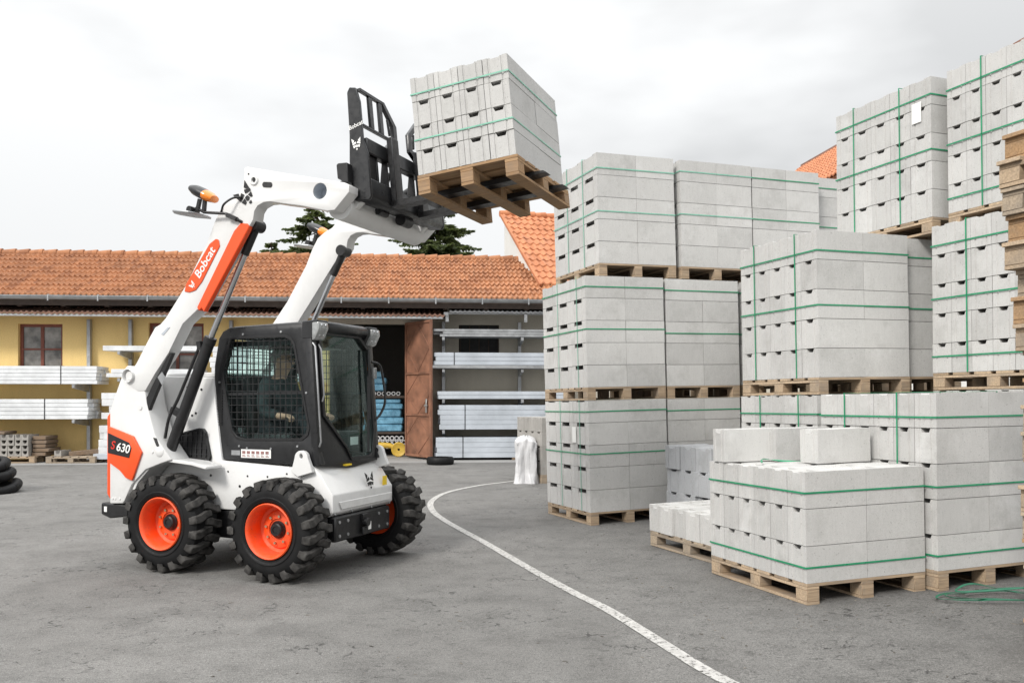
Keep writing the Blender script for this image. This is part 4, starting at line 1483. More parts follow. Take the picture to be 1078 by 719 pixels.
slot_shade = MB().prism([(-.69, 1.10), (-.655, 1.095), (-.61, 1.00), (-.62, .985), (-.66, 1.04)], 'y', -.7235, -.7195)
slot_shade.build('slot_shade', M['dark'], ups[0], smooth=0)  # dark patch painted on for the shade inside the slot
fen = [(-1.171, 1.19), (-.895, 1.11), (-.80, .975), (-.905, .735), (-.975, .755), (-1.04, .815), (-1.171, .885)]
f_a, f_b = both('orange_side_cover', MB().prism(fen, 'y', -.742, -.7205), M['orange'], bevel=.008, seg=2)
both('model_badge', MB().prism([(-1.168, 1.135), (-.93, 1.055), (-.905, 1.01), (-.93, .925), (-1.168, .962)], 'y', -.7465, -.7425), M['charcoal'], bevel=.003)
decal_text('lettering', '630', .100, M['paper'], ldr, side_at(-.995, -.7490, 1.006, -9), .0012, .15)
decal_text('lettering', 'S', .100, M['red'], ldr, side_at(-1.108, -.7490, 1.028, -9), .0012, .15)
tail_o = MB().prism([(-1.275, .60), (-1.275, 1.27), (-1.215, 1.325), (-1.178, 1.315), (-1.178, .545), (-1.235, .55)], 'y', -.66, .66).build('tailgate', M['orange'], ldr, bevel=.014, seg=2)
MB().prism([(-.48, .50), (.48, .50), (.48, 1.18), (-.48, 1.18)], 'x', -1.282, -1.277).build('rear_grille', M['black'], tail_o, bevel=.003)
MB().prism([(-1.30, .43), (-1.30, .53), (-.99, .525), (-.99, .425), (-1.2, .40)], 'y', -.70, .70).build('rear_bumper', M['black'], ldr, bevel=.012)
MB().box((-1.255, -.705, .455), (-1.225, -.700, .50)).build('reflector', M['paper'], ldr)
arch = [(-.97, .60), (-.90, .74), (-.76, .875), (-.56, .925), (-.30, .905), (-.16, .87), (-.16, .85), (-.32, .88), (-.56, .90), (-.74, .85), (-.88, .72), (-.94, .60)]
both('wheel_guard', MB().prism(arch, 'y', -.70, -.505), M['white'], bevel=.004)

# side vent with its grid
vent = [(-.63, 1.115), (-.60, 1.135), (-.42, 1.175), (-.36, 1.172), (-.335, 1.14), (-.285, .93), (-.30, .90), (-.36, .885), (-.54, .92), (-.60, .96)]
vo = MB().prism(vent, 'y', -.496, -.481).build('side_vent', M['black'], ldr, bevel=.004)
vg = MB()
ins = [(-.455 + (a + .455) * .94, 1.03 + (b - 1.03) * .94) for a, b in vent]
for a, b in zip(ins, ins[1:] + ins[:1]):
    vg.bar((a[0], -.503, a[1]), (b[0], -.503, b[1]), .012, .012, (0, 1, 0))
for i in range(6):
    x = -.60 + i * .052
    vg.bar((x, -.501, .93), (x + .015, -.501, 1.145), .007, .007, (0, 1, 0))
for i in range(4):
    z = .955 + i * .052
    vg.bar((-.60 + i * -.005, -.5015, z), (-.31 - i * .012, -.5015, z), .007, .007, (0, 1, 0))
vg.build('vent_grid', M['charcoal'], vo, smooth=0)
MB().box((-1.0, -.44, 1.60), (-.26, .44, 1.645)).build('engine_cover', M['white'], ldr, bevel=.012)

# --- lift arms
arm_out = [(-.985, 1.60), (-.935, 1.655), (-.871, 1.715), (-.726, 1.930), (-.665, 2.012), (-.610, 2.036), (-.552, 2.085), (-.333, 2.352), (-.118, 2.685), (-.045, 2.840), (.015, 2.935), (.09, 2.985), (.175, 3.022), (.225, 3.075), (.245, 3.15), (.251, 3.243),
           (.275, 3.247), (.632, 3.163), (1.175, 3.038), (1.215, 3.015), (1.212, 2.965), (1.085, 2.842), (1.02, 2.842), (.80, 2.897), (.593, 2.937), (.50, 2.957), (.434, 2.957), (.375, 2.935), (.343, 2.895), (.332, 2.83), (.300, 2.785), (.255, 2.765),
           (-.215, 2.150), (-.375, 2.035), (-.525, 1.800), (-.67, 1.63), (-.775, 1.49), (-.86, 1.49), (-.94, 1.53)]
holes = [[(.955 + .062 * math.cos(t), 2.995 + .062 * math.sin(t)) for t in [2 * math.pi * i / 20 for i in range(20)]]]
arm_mb = MB().prism(arm_out, 'y', -.725, -.60, holes)
arms = both('lift_arm', arm_mb, M['white'], bevel=.014, seg=2)
for arm, sg in ((arms[0], -1), (arms[1], 1)):
    d = MB()
    t_ = [2 * math.pi * i / 20 for i in range(20)]
    d.lathe([(.061, 0), (.061, .11), (.0, .11)], 24, Matrix.Translation((.955, sg * .72, 2.995)) @ Matrix.Rotation(R(-90 if sg < 0 else 90), 4, 'X'))
    d.build('cross_hole', M['sheet_grey'], arm)
    e = MB()
    e.lathe([(.0, .004), (.022, .004), (.022, .012), (.036, .012), (.045, .0)], 20, Matrix.Translation((.345, sg * .725, 3.135)) @ Matrix.Rotation(R(90 if sg < 0 else -90), 4, 'X'))
    e.build('pin_boss', M['white'], arm)
    s_ = MB()
    y0, y1 = sorted((sg * .7255, sg * .7285))
    s_.prism([(.47 + .022 * math.cos(t) + (.025 if math.cos(t) > 0 else -.025), 3.088 + .022 * math.sin(t) - (.004 if math.cos(t) > 0 else -.004)) for t in t_], 'y', y0, y1)
    s_.prism([(.29 + .007 * math.cos(t), 3.19 + .007 * math.sin(t)) for t in t_], 'y', y0, y1)
    s_.prism([(.345 + .015 * math.cos(t), 3.137 + .018 * math.sin(t)) for t in t_], 'y', *sorted((sg * .728, sg * .731)))
    s_.build('arm_hole_shade', M['dark'], arm, smooth=0)  # dark discs laid on the face for the shade inside the holes
    # moulded orange panel with lettering, on the outer face
    pan = [(-.352, 2.295), (-.335, 2.352), (-.095, 2.665), (-.03, 2.702), (.0, 2.690), (.010, 2.640), (-.17, 2.365), (-.235, 2.300), (-.30, 2.285)]
    MB().prism(pan, 'y', *sorted((sg * .7255, sg * .7335))).build('arm_panel', M['orange'], arm, bevel=.004)
    pin_ = [(-.172 + (a + .172) * .78, 2.49 + (b - 2.49) * .86) for a, b in pan]
    cz, sz = math.cos(R(54)), math.sin(R(54))
    if sg > 0:
        continue
    # orange guard on the front of the arm, over the rod
    gu = [(.150, 2.750), (.215, 2.808), (.285, 2.80), (.300, 2.772), (.285, 2.745), (-.150, 2.120), (-.172, 2.155), (-.200, 2.130), (-.222, 2.160)]
    MB().prism(gu, 'y', *sorted((sg * .735, sg * .685))).build('arm_guard', M['orange'], arm, bevel=.006)
    # bolted black wear plate low on the front edge of the arm
    wp = [(-.525, 1.80), (-.488, 1.80), (-.635, 1.53), (-.69, 1.43), (-.757, 1.30), (-.775, 1.43), (-.68, 1.58)]
    MB().prism(wp, 'y', *sorted((sg * .715, sg * .68))).build('wear_plate', M['black'], arm, bevel=.004)
    st = MB()
    st.prism([(-.648, 1.60), (-.60, 1.645), (-.565, 1.60), (-.60, 1.535)], 'y', *sorted((sg * .7155, sg * .718)))
    st.build('warning_sticker', M['zinc'], arm, smooth=0)
    MB().prism([(-.60, 1.955), (-.53, 2.01), (-.505, 2.01), (-.575, 1.945)], 'y', *sorted((sg * .7255, sg * .7285))).build('step_edge', M['sheet_grey'], arm, smooth=0)
cat_logo('emblem', .165, M['black'], arms[0], side_at(.255, -.729, 3.03, 42))
decal_text('lettering', 'Bobcat', .098, M['paper'], arms[0], side_at(-.135, -.7360, 2.515, 53), .0012, .1)
cat_logo('emblem', .055, M['paper'], arms[0], side_at(-.265, -.7355, 2.345, 53))
# tube and plates joining the arms at the front
MB().cyl((1.05, -.599, 2.90), (1.05, .599, 2.90), .105, 28).build('cross_tube', M['white'], ldr)
for y in (-.52, .52):
    MB().prism([(.98, 2.82), (1.10, 2.84), (1.24, 2.95), (1.24, 3.02), (1.02, 3.02)], 'y', y - .03, y + .03).build('arm_end_plate', M['white'], ldr, bevel=.006)

# --- lift cylinders and their rods
for sg in (-1, 1):
    y = sg * .625
    A, B_, C_ = (-.615, y, .955), (-.176, y, 1.915), (.285, y, 2.80)
    cy = MB().cyl(A, B_, .046, 20)
    dv = (Vector(B_) - Vector(A)).normalized()
    cy.cyl(Vector(B_) - dv * .05, Vector(B_) + dv * .01, .051, 20)
    cyl_o = cy.build('lift_cylinder', M['black'], ldr, bevel=.004)
    MB().cyl(Vector(B_), Vector(C_) - (Vector(C_) - Vector(B_)).normalized() * .24, .024, 18).build('rod', M['steel'], cyl_o)
    re = Vector(C_) - (Vector(C_) - Vector(B_)).normalized() * .25
    rd = MB().tube([re, Vector(C_)], [.032, .036], 16)
    rd.cyl((C_[0], y - .06, C_[2]), (C_[0], y + .06, C_[2]), .05, 18)
    rd.build('rod_end', M['black'], cyl_o)
    hs_ = MB()
    n_ = Vector((-dv.z, 0, dv.x))
    pts = [Vector(A) + dv * .12 + n_ * .07 + Vector((0, sg * .03, 0)), Vector(A) + dv * .3 + n_ * .10 + Vector((0, sg * .03, 0)), Vector(A) + dv * .5 + n_ * .085 + Vector((0, sg * .02, 0)), Vector(A) + dv * .95 + n_ * .078]
    hs_.tube(catmull(pts, 8), .013, 8)
    hs_.bar(Vector(A) + dv * .36 + n_ * .03, Vector(A) + dv * .36 + n_ * .12, .06, .05)
    hs_.bar(Vector(A) + dv * .93 + n_ * .05, Vector(A) + dv * .99 + n_ * .09, .05, .04)
    hs_.build('hydraulic_hose', M['black'], cyl_o)

# --- work beacons on brackets at the back of the elbows
for sg in (-1, 1):
    bc = link('beacon_bracket', None, ldr)
    y = sg * .79
    a = Vector((-.235, y, 3.118))
    b = Vector((.022, y, 2.995))
    d = (b - a).normalized()
    q = d.to_track_quat('X', 'Z').to_matrix().to_4x4()
    sh_ = MB()
    prof = [(-.135, .0), (-.125, .040), (-.07, .062), (.0, .066), (.045, .062)]
    ring = []
    for x, r in prof:
        ring.append((x, r))
    ml = Matrix.Translation((a + b) / 2) @ q @ Matrix.Rotation(R(90), 4, 'Y') @ Matrix.Diagonal((.70, 1.15, .95, 1))
    sh_.lathe([(r, x) for x, r in prof] + [(0, .045)], 18, ml)
    sh_.build('lamp_housing', M['charcoal'], bc)
    MB().lathe([(.0, .0455), (.063, .0455), (.058, .09), (.042, .135), (0, .143)], 18, ml).build('lamp_lens', M['amber'], bc)
    br = MB()
    c0 = (a + b) / 2 + Vector((-.01, 0, -.06))
    br.bar(c0 + Vector((-.02, 0, .02)), c0 + Vector((-.045, 0, -.07)), .025, .03)
    br.bar(c0 + Vector((.03, 0, .01)), c0 + Vector((.02, 0, -.085)), .025, .03)
    p = c0 + Vector((-.06, 0, -.045))
    br.tube([p, c0 + Vector((.02, 0, -.09)), Vector((.10, sg * .77, 2.885)), Vector((.23, sg * .73, 2.815))], .012, 8)
    br.tube(catmull([Vector((.06, sg * .77, 2.90)), Vector((.11, sg * .80, 2.95)), Vector((.17, sg * .77, 3.0)), Vector((.23, sg * .735, 3.01))], 6), .009, 8)
    br.bar((.11, sg * .765, 2.875), (.19, sg * .745, 2.838), .035, .035)
    br.cyl(p + Vector((-.03, -.05, -.02)), p + Vector((-.03, .05, -.02)), .028, 10)
    br.build('bracket', M['black'], bc, bevel=.002)
    pl_ = MB()
    pq = Matrix.Translation(p + Vector((-.07, 0, -.048))) @ Matrix.Rotation(R(8), 4, 'Y')
    pl_.prism([(-.13, -.03), (-.05, -.13), (.11, -.13), (.15, -.05), (.15, .05), (.11, .13), (-.05, .13), (-.13, .03)], 'z', -.008, .008, M=pq)
    pl_.build('mirror_plate', M['zinc'], bc, bevel=.003)

# --- wheels
HUBS = [(-.54, -1), (.54, -1), (-.54, 1), (.54, 1)]
tprof = [(.225, -.125), (.245, -.150), (.30, -.158), (.355, -.150), (.385, -.125), (.392, -.06), (.394, 0), (.392, .06), (.385, .125), (.355, .150), (.30, .158), (.245, .150), (.225, .125)]
t_mb = MB().lathe(tprof, 56)
# raised rings on the sidewalls
for s in (-1, 1):
    t_mb.lathe([(.252, s * .152), (.262, s * .161), (.274, s * .162), (.28, s * .156)], 56)
tyre_me = t_mb.mesh('tyre', M['tyre'])
lug_mb = MB()
NL = 19
for s in (-1, 1):
    for k in range(NL):
        a0 = 2 * math.pi * (k + (.5 if s > 0 else 0)) / NL
        # footprint along the tread: (angle offset, height across) from shoulder to centre, bent like a hockey stick
        sec = [(.0, .164, .335, .368), (.0, .158, .362, .412), (.012, .10, .385, .421), (.085, .030, .388, .423), (.10, -.035, .388, .421)]
        hw = [.082, .088, .090, .084, .062]
        vs_ = []
        for (da, h, r0_, r1_), w_ in zip(sec, hw):
            for rr_, ww in ((r0_, w_ * 1.12), (r1_, w_ * .86)):
                for e in (-1, 1):
                    an = a0 + da + e * ww
                    vs_.append((rr_ * math.cos(an), rr_ * math.sin(an), s * h))
        ff = []
        for i in range(4):
            b = i * 4
            ff += [(b, b + 1, b + 5, b + 4), (b + 2, b + 6, b + 7, b + 3), (b, b + 4, b + 6, b + 2), (b + 1, b + 3, b + 7, b + 5)]
        ff += [(0, 2, 3, 1), (16, 17, 19, 18)]
        lug_mb.add(vs_, ff)
lug_me = lug_mb.mesh('tread', M['lug'], bevel=.006, smooth=30)
rim_me = MB().lathe([(.222, .10), (.230, .150), (.222, .158), (.212, .150), (.200, .125), (.196, .05), (.19, .0), (.165, -.01), (.150, .010), (.115, .022), (.09, .024), (.085, .012), (.0, .012), (.0, -.02), (.19, -.04), (.222, -.10)], 48).mesh('rim', M['orange'], smooth=30)
hub_mb = MB().lathe([(.0, .050), (.026, .050), (.030, .058), (.046, .058), (.056, .050), (.060, .035), (.072, .024), (.072, .0125), (.0, .0125)], 28)
hub_me = hub_mb.mesh('hub', M['black'], smooth=35)
nut_me = MB().cyl((0, 0, 0), (0, 0, .018), .0115, 6).mesh('wheel_nut', M['bolt'], smooth=0)
for i, (x, sg) in enumerate(HUBS):
    wl = link('wheel', None, ldr)
    wl.location = (x + (.12 if sg > 0 and x > 0 else 0), sg * .665, .402)
    wl.scale = (.95, .95, .95)
    wl.rotation_euler = (R(90 if sg < 0 else -90), 0, 0)
    ang = rnd.uniform(0, 6.28)
    for nm, me_ in (('tyre', tyre_me), ('tread', lug_me), ('rim', rim_me), ('hub', hub_me)):
        o = link(nm, me_, wl)
        o.rotation_euler = (0, 0, ang)
    for k in range(8):
        a = 2 * math.pi * (k + .4) / 8 + ang
        link('wheel_nut', nut_me, wl, (.112 * math.cos(a), .112 * math.sin(a), .0225))
ax = MB()
for x in (-.54, .54):
    ax.cyl((x, -.60, .402), (x, .60, .402), .07, 18)
    for sg in (-1, 1):
        y0, y1 = sorted((sg * .47, sg * .52))
        ax.box((x - .16, y0, .30), (x + .16, y1, .55))
ax.build('axle', M['black'], ldr, bevel=.006)

# --- cab
side_o = [(-.262, 1.30), (-.285, 1.50), (-.28, 1.70), (-.235, 1.925), (-.19, 1.985), (-.118, 2.015), (.58, 2.035), (.655, 2.01), (.672, 1.75), (.695, 1.35), (.735, 1.06), (.79, .90), (.55, .885), (-.19, .918)]
win_o = [(-.105, 1.918), (.43, 1.918), (.49, 1.895), (.52, 1.845), (.597, 1.47), (.655, 1.205), (.64, 1.145), (.585, 1.105), (.03, 1.095), (-.045, 1.11), (-.092, 1.165), (-.15, 1.44), (-.18, 1.60), (-.185, 1.66)]
cab_sides = both('cab_side', MB().prism(side_o, 'y', -.46, -.405, [win_o]), M['charcoal'], bevel=.010, seg=2)
ins = [(.2 + (a - .2) * 1.05, 1.5 + (b - 1.5) * 1.05) for a, b in win_o]
for cs, sg in zip(cab_sides, (-1, 1)):
    y0, y1 = sorted((sg * .4605, sg * .466))
    MB().prism(ins, 'y', y0, y1, [win_o]).build('window_seal', M['black'], cs, bevel=.002)
    y0, y1 = sorted((sg * .425, sg * .429))
    MB().prism([(.2 + (a - .2) * 1.02, 1.5 + (b - 1.5) * 1.02) for a, b in win_o], 'y', y0, y1).build('window_glass', M['glass'], cs, smooth=0)
    wm = MB()

    def span_x(z):
        xs_ = []
        for (a, b), (c, d) in zip(win_o, win_o[1:] + win_o[:1]):
            if (b - z) * (d - z) < 0:
                xs_.append(a + (c - a) * (z - b) / (d - b))
        return (min(xs_), max(xs_)) if len(xs_) > 1 else None

    def span_z(x):
        zs_ = []
        for (a, b), (c, d) in zip(win_o, win_o[1:] + win_o[:1]):
            if (a - x) * (c - x) < 0:
                zs_.append(b + (d - b) * (x - a) / (c - a))
        return (min(zs_), max(zs_)) if len(zs_) > 1 else None
    z = 1.135
    while z < 1.91:
        s2 = span_x(z)
        if s2:
            wm.bar((s2[0], sg * .4495, z), (s2[1], sg * .4495, z), .006, .006)
        z += .0585
    x = -.165
    while x < .65:
        s2 = span_z(x)
        if s2:
            wm.bar((x, sg * .445, s2[0]), (x, sg * .445, s2[1]), .006, .006)
        x += .0545
    wm.build('window_mesh', M['black'], cs, smooth=0)
    MB().bar((-.152, sg * .437, 1.46), (.60, sg * .437, 1.472), .014, .022).build('window_bar', M['charcoal'], cs)
    for p in ((.02, 1.955), (.40, 1.965), (-.225, 1.56), (-.02, 1.03), (.06, 1.015), (.30, 1.015), (.56, 1.04), (.645, 1.47)):
        MB().cyl((p[0], sg * .458, p[1]), (p[0], sg * .468, p[1]), .009, 8).build('bolt', M['zinc'], cs)
    lv = MB()
    for i in range(14):
        z = 1.20 + i * .022
        x0 = -.258 + i * .0006
        y0, y1 = sorted((sg * .461, sg * .470))
        lv.box((x0 + (0 if i > 3 else (3 - i) * .006), y0, z), (x0 + .06, y1, z + .010))
    lv.build('louvre', M['black'], cs, smooth=0)
    dc = MB()
    y0, y1 = sorted((sg * .4615, sg * .464))
    dc.box((-.10, y0, .955), (-.01, y1, .995))
    dc.build('plate', M['zinc'], cs, smooth=0)
    MB().box((0.0, y0, .935), (.30, y1, 1.005)).build('decal', M['paper'], cs, smooth=0)
    dl = MB()
    y0, y1 = sorted((sg * .4643, sg * .4655))
    for i in range(6):
        x0 = .012 + i * .047
        dl.box((x0, y0, .968), (x0 + .032, y1, .992))
        dl.box((x0, y0, .944), (x0 + .036, y1, .950))
        dl.box((x0, y0, .955), (x0 + .026, y1, .960))
    dl.build('decal_print', plain('decal_ink', (.30, .16, .15), .6, var=.5, scale=60), cs, smooth=0)
# roof, back wall and floor
MB().prism([(-.245, 1.93), (-.19, 1.995), (-.115, 2.028), (.58, 2.048), (.60, 2.02), (.58, 1.985), (-.11, 1.965), (-.16, 1.93)], 'y', -.404, .404).build('cab_roof', M['charcoal'], ldr, bevel=.008)
cbk = MB().prism(rect(-.404, .93, .404, 1.90), 'x', -.262, -.225, [[(-.34, 1.585), (.34, 1.585), (.36, 1.62), (.36, 1.84), (.32, 1.875), (-.32, 1.875), (-.36, 1.84), (-.36, 1.62)]]).build('cab_back', M['black'], ldr, bevel=.004)
MB().box((-.247, -.37, 1.57), (-.244, .37, 1.885)).build('rear_glass', M['glass'], cbk, smooth=0)
rm = MB()
for i in range(13):
    y = -.33 + i * .055
    rm.bar((-.236, y, 1.586), (-.236, y, 1.874), .006, .006)
for i in range(5):
    rm.bar((-.232, -.358, 1.62 + i * .055), (-.232, .358, 1.62 + i * .055), .006, .006)
rm.build('window_mesh', M['black'], cbk, smooth=0)
MB().box((-.21, -.404, .915), (.66, .404, .95)).build('cab_floor', M['black'], ldr)
hdl = MB().box((-.215, -.38, 1.86), (.5, .38, 1.90)).build('headliner', M['black'], ldr)
# front frame and glass door, leaning forward towards the floor


def fshear(x, y, z):
    return (x + (2.0 - z) * .072, y, z)


fr_out = [(-.462, .885), (-.30, .872), (-.05, .845), (.05, .845), (.30, .872), (.462, .885), (.462, 2.015), (-.462, 2.015)]
gl = [(-.325, 1.90), (-.29, 1.945), (.22, 1.945), (.345, 1.845), (.375, 1.15), (.325, .955), (.285, .93), (.0, .93), (-.065, 1.03), (-.345, 1.29), (-.345, 1.88)]
cf = MB().prism(fr_out, 'x', .625, .685, [gl], shear=fshear).build('cab_front', M['charcoal'], ldr, bevel=.010, seg=2)
gl2 = [(a * 1.02, 1.45 + (b - 1.45) * 1.012) for a, b in gl]
door = MB().prism(gl2, 'x', .672, .677, shear=fshear).build('glass_door', M['glass'], ldr, smooth=0)
gl3 = [(a * 1.10, 1.45 + (b - 1.45) * 1.055) for a, b in gl]
MB().prism(gl3, 'x', .686, .702, [gl], shear=fshear).build('door_frame', M['black'], door, bevel=.004)
wp = MB()
wp.bar(fshear(.708, .25, .96), fshear(.715, .31, 1.62), .02, .016)
wp.bar(fshear(.72, .29, 1.25), fshear(.72, .33, 1.86), .014, .02)
wp.build('wiper', M['black'], door)
hl = MB().tube(catmull([fshear(.70, .405, 1.23), fshear(.73, .47, 1.30), fshear(.76, .50, 1.42), fshear(.75, .49, 1.66), fshear(.74, .46, 1.73), fshear(.70, .405, 1.75)], 8), .011, 8)
hl.build('grab_handle', M['charcoal'], ldr)
hb = MB().tube([fshear(.69, -.452, 1.87), fshear(.715, -.458, 1.84), fshear(.715, -.458, 1.50), fshear(.715, -.458, 1.08), fshear(.69, -.45, 1.04)], .0075, 8)
hb.tube([fshear(.70, -.39, 1.86), fshear(.72, -.388, 1.82), fshear(.72, -.385, 1.45), fshear(.70, -.385, 1.40)], .007, 8)
hb.build('hand_rail', M['zinc'], ldr)
# brow over the door with two work lamps
brow = MB().prism([(.58, 2.047), (.58, 1.975), (.70, 1.955), (.755, 1.985), (.75, 2.035), (.70, 2.055)], 'y', -.30, .30)
brow.build('roof_brow', M['charcoal'], ldr, bevel=.01)
for sg in (-1, 1):
    y = sg * .385
    hm = MB().prism([(.60, 1.90), (.60, 2.045), (.745, 2.055), (.75, 1.99), (.70, 1.90)], 'y', *sorted((sg * .305, sg * .465)))
    ho = hm.build('headlight', M['charcoal'], ldr, bevel=.008)
    ln_ = MB().prism([(.70, 2.035), (.765, 2.035), (.772, 1.985), (.73, 1.90), (.70, 1.885)], 'y', *sorted((sg * .335, sg * .468)))
    ln_.build('lens', M['lens'], ho, bevel=.01, seg=2)
    bl = MB()
    for zz in (1.93, 1.97, 2.01):
        bl.ball((.764 - (2.01 - zz) * .35, sg * .37, zz), .014, 6).ball((.764 - (2.01 - zz) * .35, sg * .425, zz), .014, 6)
    bl.build('bulbs', M['steel'], ho)
mr = MB().box((.72, .40, 1.60), (.745, .455, 1.70))
mr.tube([(.70, .40, 1.62), (.735, .43, 1.65)], .01, 8)
mr.build('side_lamp', M['lens'], ldr, bevel=.006)
MB().box((.70, .355, 1.62), (.712, .38, 1.82)).build('marker_lamp', M['amber'], ldr, bevel=.004)

# --- inside the cab
se = MB()
se.prism([(-.14, 1.04), (.30, 1.06), (.33, 1.10), (.30, 1.145), (-.10, 1.13)], 'y', -.23, .23)
se.prism([(-.15, 1.12), (-.07, 1.12), (-.13, 1.58), (-.16, 1.62), (-.20, 1.60), (-.20, 1.3)], 'y', -.22, .22)
se.box((-.12, -.20, .95), (.25, .20, 1.04))
se.build('seat', M['seat'], ldr, bevel=.025, seg=3)
for sg in (-1, 1):
    jb = MB()
    jb.box((.05, sg * .33 - .05, 1.0), (.42, sg * .33 + .05, 1.14))
    jb.build('console', M['seat'], ldr, bevel=.02, seg=2)
    jk = MB().tube([(.34, sg * .31, 1.14), (.35, sg * .305, 1.20), (.35, sg * .30, 1.245)], [.016, .014, .022], 10)
    jk.ball((.352, sg * .30, 1.255), (.024, .022, .03), 8)
    jk.build('joystick', M['black'], ldr)
MB().tube([(-.16, .30, 1.88), (-.02, .31, 1.82), (.16, .32, 1.60), (.20, .32, 1.38)], .018, 8).build('cab_post', M['black'], ldr)
sbelt = MB().bar((.02, .27, 1.74), (-.06, .29, 1.60), .05, .02).bar((.05, .265, 1.86), (.05, .265, 1.78), .02, .02)
sbelt.build('handset', M['black'], ldr, bevel=.004)
MB().box((.028, .25, 1.72), (.065, .285, 1.80)).build('red_tag', M['red'], ldr, bevel=.005)
dsh = MB().box((.56, -.30, 1.0), (.64, -.16, 1.10)).box((.5, .16, .96), (.64, .33, 1.14))
dsh.build('dash_panel', M['seat'], ldr, bevel=.01)
MB().box((.643, .18, 1.02), (.647, .30, 1.09)).build('panel_sticker', M['paper'], ldr)

# ------------------------------------------------------------------ pallet fork carriage
TILT = R(5.7)
CM = Matrix.Translation((1.155, 0, 2.94)) @ Matrix.Rotation(-TILT, 4, 'Y')
fork = link('fork_carriage', None, ldr)
fork.matrix_local = CM
YN, YF = -.585, .66
for yy in (YN, YF):
    y0, y1 = (yy, yy + .028) if yy < 0 else (yy - .028, yy)
    MB().prism([(0, .02), (.02, -.01), (.145, -.025), (.165, .0), (.165, .34), (.135, .46), (.135, .74), (.110, .85), (.055, .865), (.030, .83), (.02, .50), (.0, .30)], 'y', y0, y1).build('end_plate', M['charcoal'], fork, bevel=.005)
MB().box((.085, YN + .03, .345), (.155, YF - .03, .465)).build('upper_rail', M['charcoal'], fork, bevel=.008)
MB().prism([(.0, .02), (.02, -.012), (.14, -.028), (.165, .0), (.165, .14), (.14, .15), (.13, .03), (.0, .05)], 'y', YN + .029, YF - .029).build('lower_rail', M['charcoal'], fork, bevel=.006)
ribs = MB()
for y in (-.40, -.24, -.02, .20, .36):
    ribs.prism([(.03, .03), (.135, .03), (.135, .35), (.09, .35)], 'y', y - .012, y + .012)
ribs.box((.105, YN + .03, .05), (.128, -.37, .342))
ribs.box((.03, -.18, .05), (.05, .02, .20))
ribs.build('mount_plate', M['black'], fork, bevel=.004)
mt = MB()
mt.prism([(-.075, .165), (-.075, .27), (-.06, .28), (.02, .27), (.02, .12), (-.01, .12)], 'y', YN - .07, YN + .09)
mt.build('step', M['black'], fork, bevel=.005)
for sg, ya, yb in ((1, YN + .03, -.03), (-1, YF - .03, .17)):
    bk = MB()
    bk.box((.105, min(ya, yb - sg * .17), .825), (.135, max(ya, yb - sg * .17), .853))
    bk.box((.105, min(ya, yb), .555), (.135, max(ya, yb), .575))
    # outer post slopes in at the top and the foot
    bk.prism([(yb, .55), (yb, .70), (yb - sg * .17, .852), (yb - sg * .23, .852), (yb - sg * .06, .69), (yb - sg * .055, .575), (yb - sg * .16, .465), (yb - sg * .215, .465), (yb - sg * .10, .555)], 'x', .104, .137)
    for f in (.28, .56):
        y = ya + (yb - ya) * f
        bk.box((.108, y - .027, .5755), (.132, y + .027, .8245))
    bk.bar((.12, yb - sg * .10, .60), (.12, yb - sg * .12, .73), .012, .02, (1, 0, 0))
    bk.build('load_guard', M['charcoal'], fork, bevel=.003)
for y in (-.235, .205):
    fk = link('fork_tine', None, fork)
    MB().box((.172, y - .055, -.02), (.222, y + .055, .53)).build('shank', M['charcoal'], fk, bevel=.006)
    MB().prism([(.172, -.024), (.172, .022), (1.30, .022), (1.45, .012), (1.47, -.002), (1.30, -.014), (.40, -.022)], 'y', y - .055, y + .055).build('blade', M['black'], fk, bevel=.004)
hh = MB()
for y in (-.30, -.05, .12):
    hh.tube(catmull([(.05, y, .33), (.0, y + .03, .26), (-.06, y + .02, .14), (-.10, y - .02, .02)], 6), .014, 8)
hh.cyl((.02, -.25, -.02), (.02, -.12, -.02), .03, 12)
hh.cyl((.07, .02, -.045), (.07, .16, -.045), .05, 14)
hh.build('hydraulic_hose', M['black'], fork)
tc_ = MB().cyl((.86, -.36, 3.10), (1.13, -.36, 3.22), .035, 14).cyl((.86, .36, 3.10), (1.13, .36, 3.22), .035, 14)
tc_.build('tilt_cylinder', M['charcoal'], ldr, bevel=.003)
decal_text('lettering', 'Bobcat', .046, M['paper'], fork, Matrix.Translation((.085, YN - .0022, .56)) @ SIDE @ Matrix.Rotation(R(12), 4, 'Z'), .0004, .1)
cat_logo('emblem', .085, M['paper'], fork, Matrix.Translation((.08, YN - .0025, .42)) @ SIDE)

# ------------------------------------------------------------------ the raised load
RM = LM @ Matrix.Translation((2.53, -.60, 3.000)) @ Matrix.Rotation(-TILT, 4, 'Y') @ Matrix.Rotation(R(90), 4, 'Z')
pallet(RM @ Matrix.Rotation(R(-90), 4, 'Z') @ Matrix.Translation((-.80, 0, 0)), .80, 1.15, 'brown pallet lifted high on the forks under the raised blocks', M['pallet_new'])
bundle(RM @ Matrix.Translation((0, .01, PH + .001)), 4, .195, 4, 'raised bundle of four layers of blocks tilted back on the loader forks', L=.52, H=.182, hs=(3.30, 1.42), smat=M['strap_pale'], jit=.006, sw=.010)

# ------------------------------------------------------------------ the operator


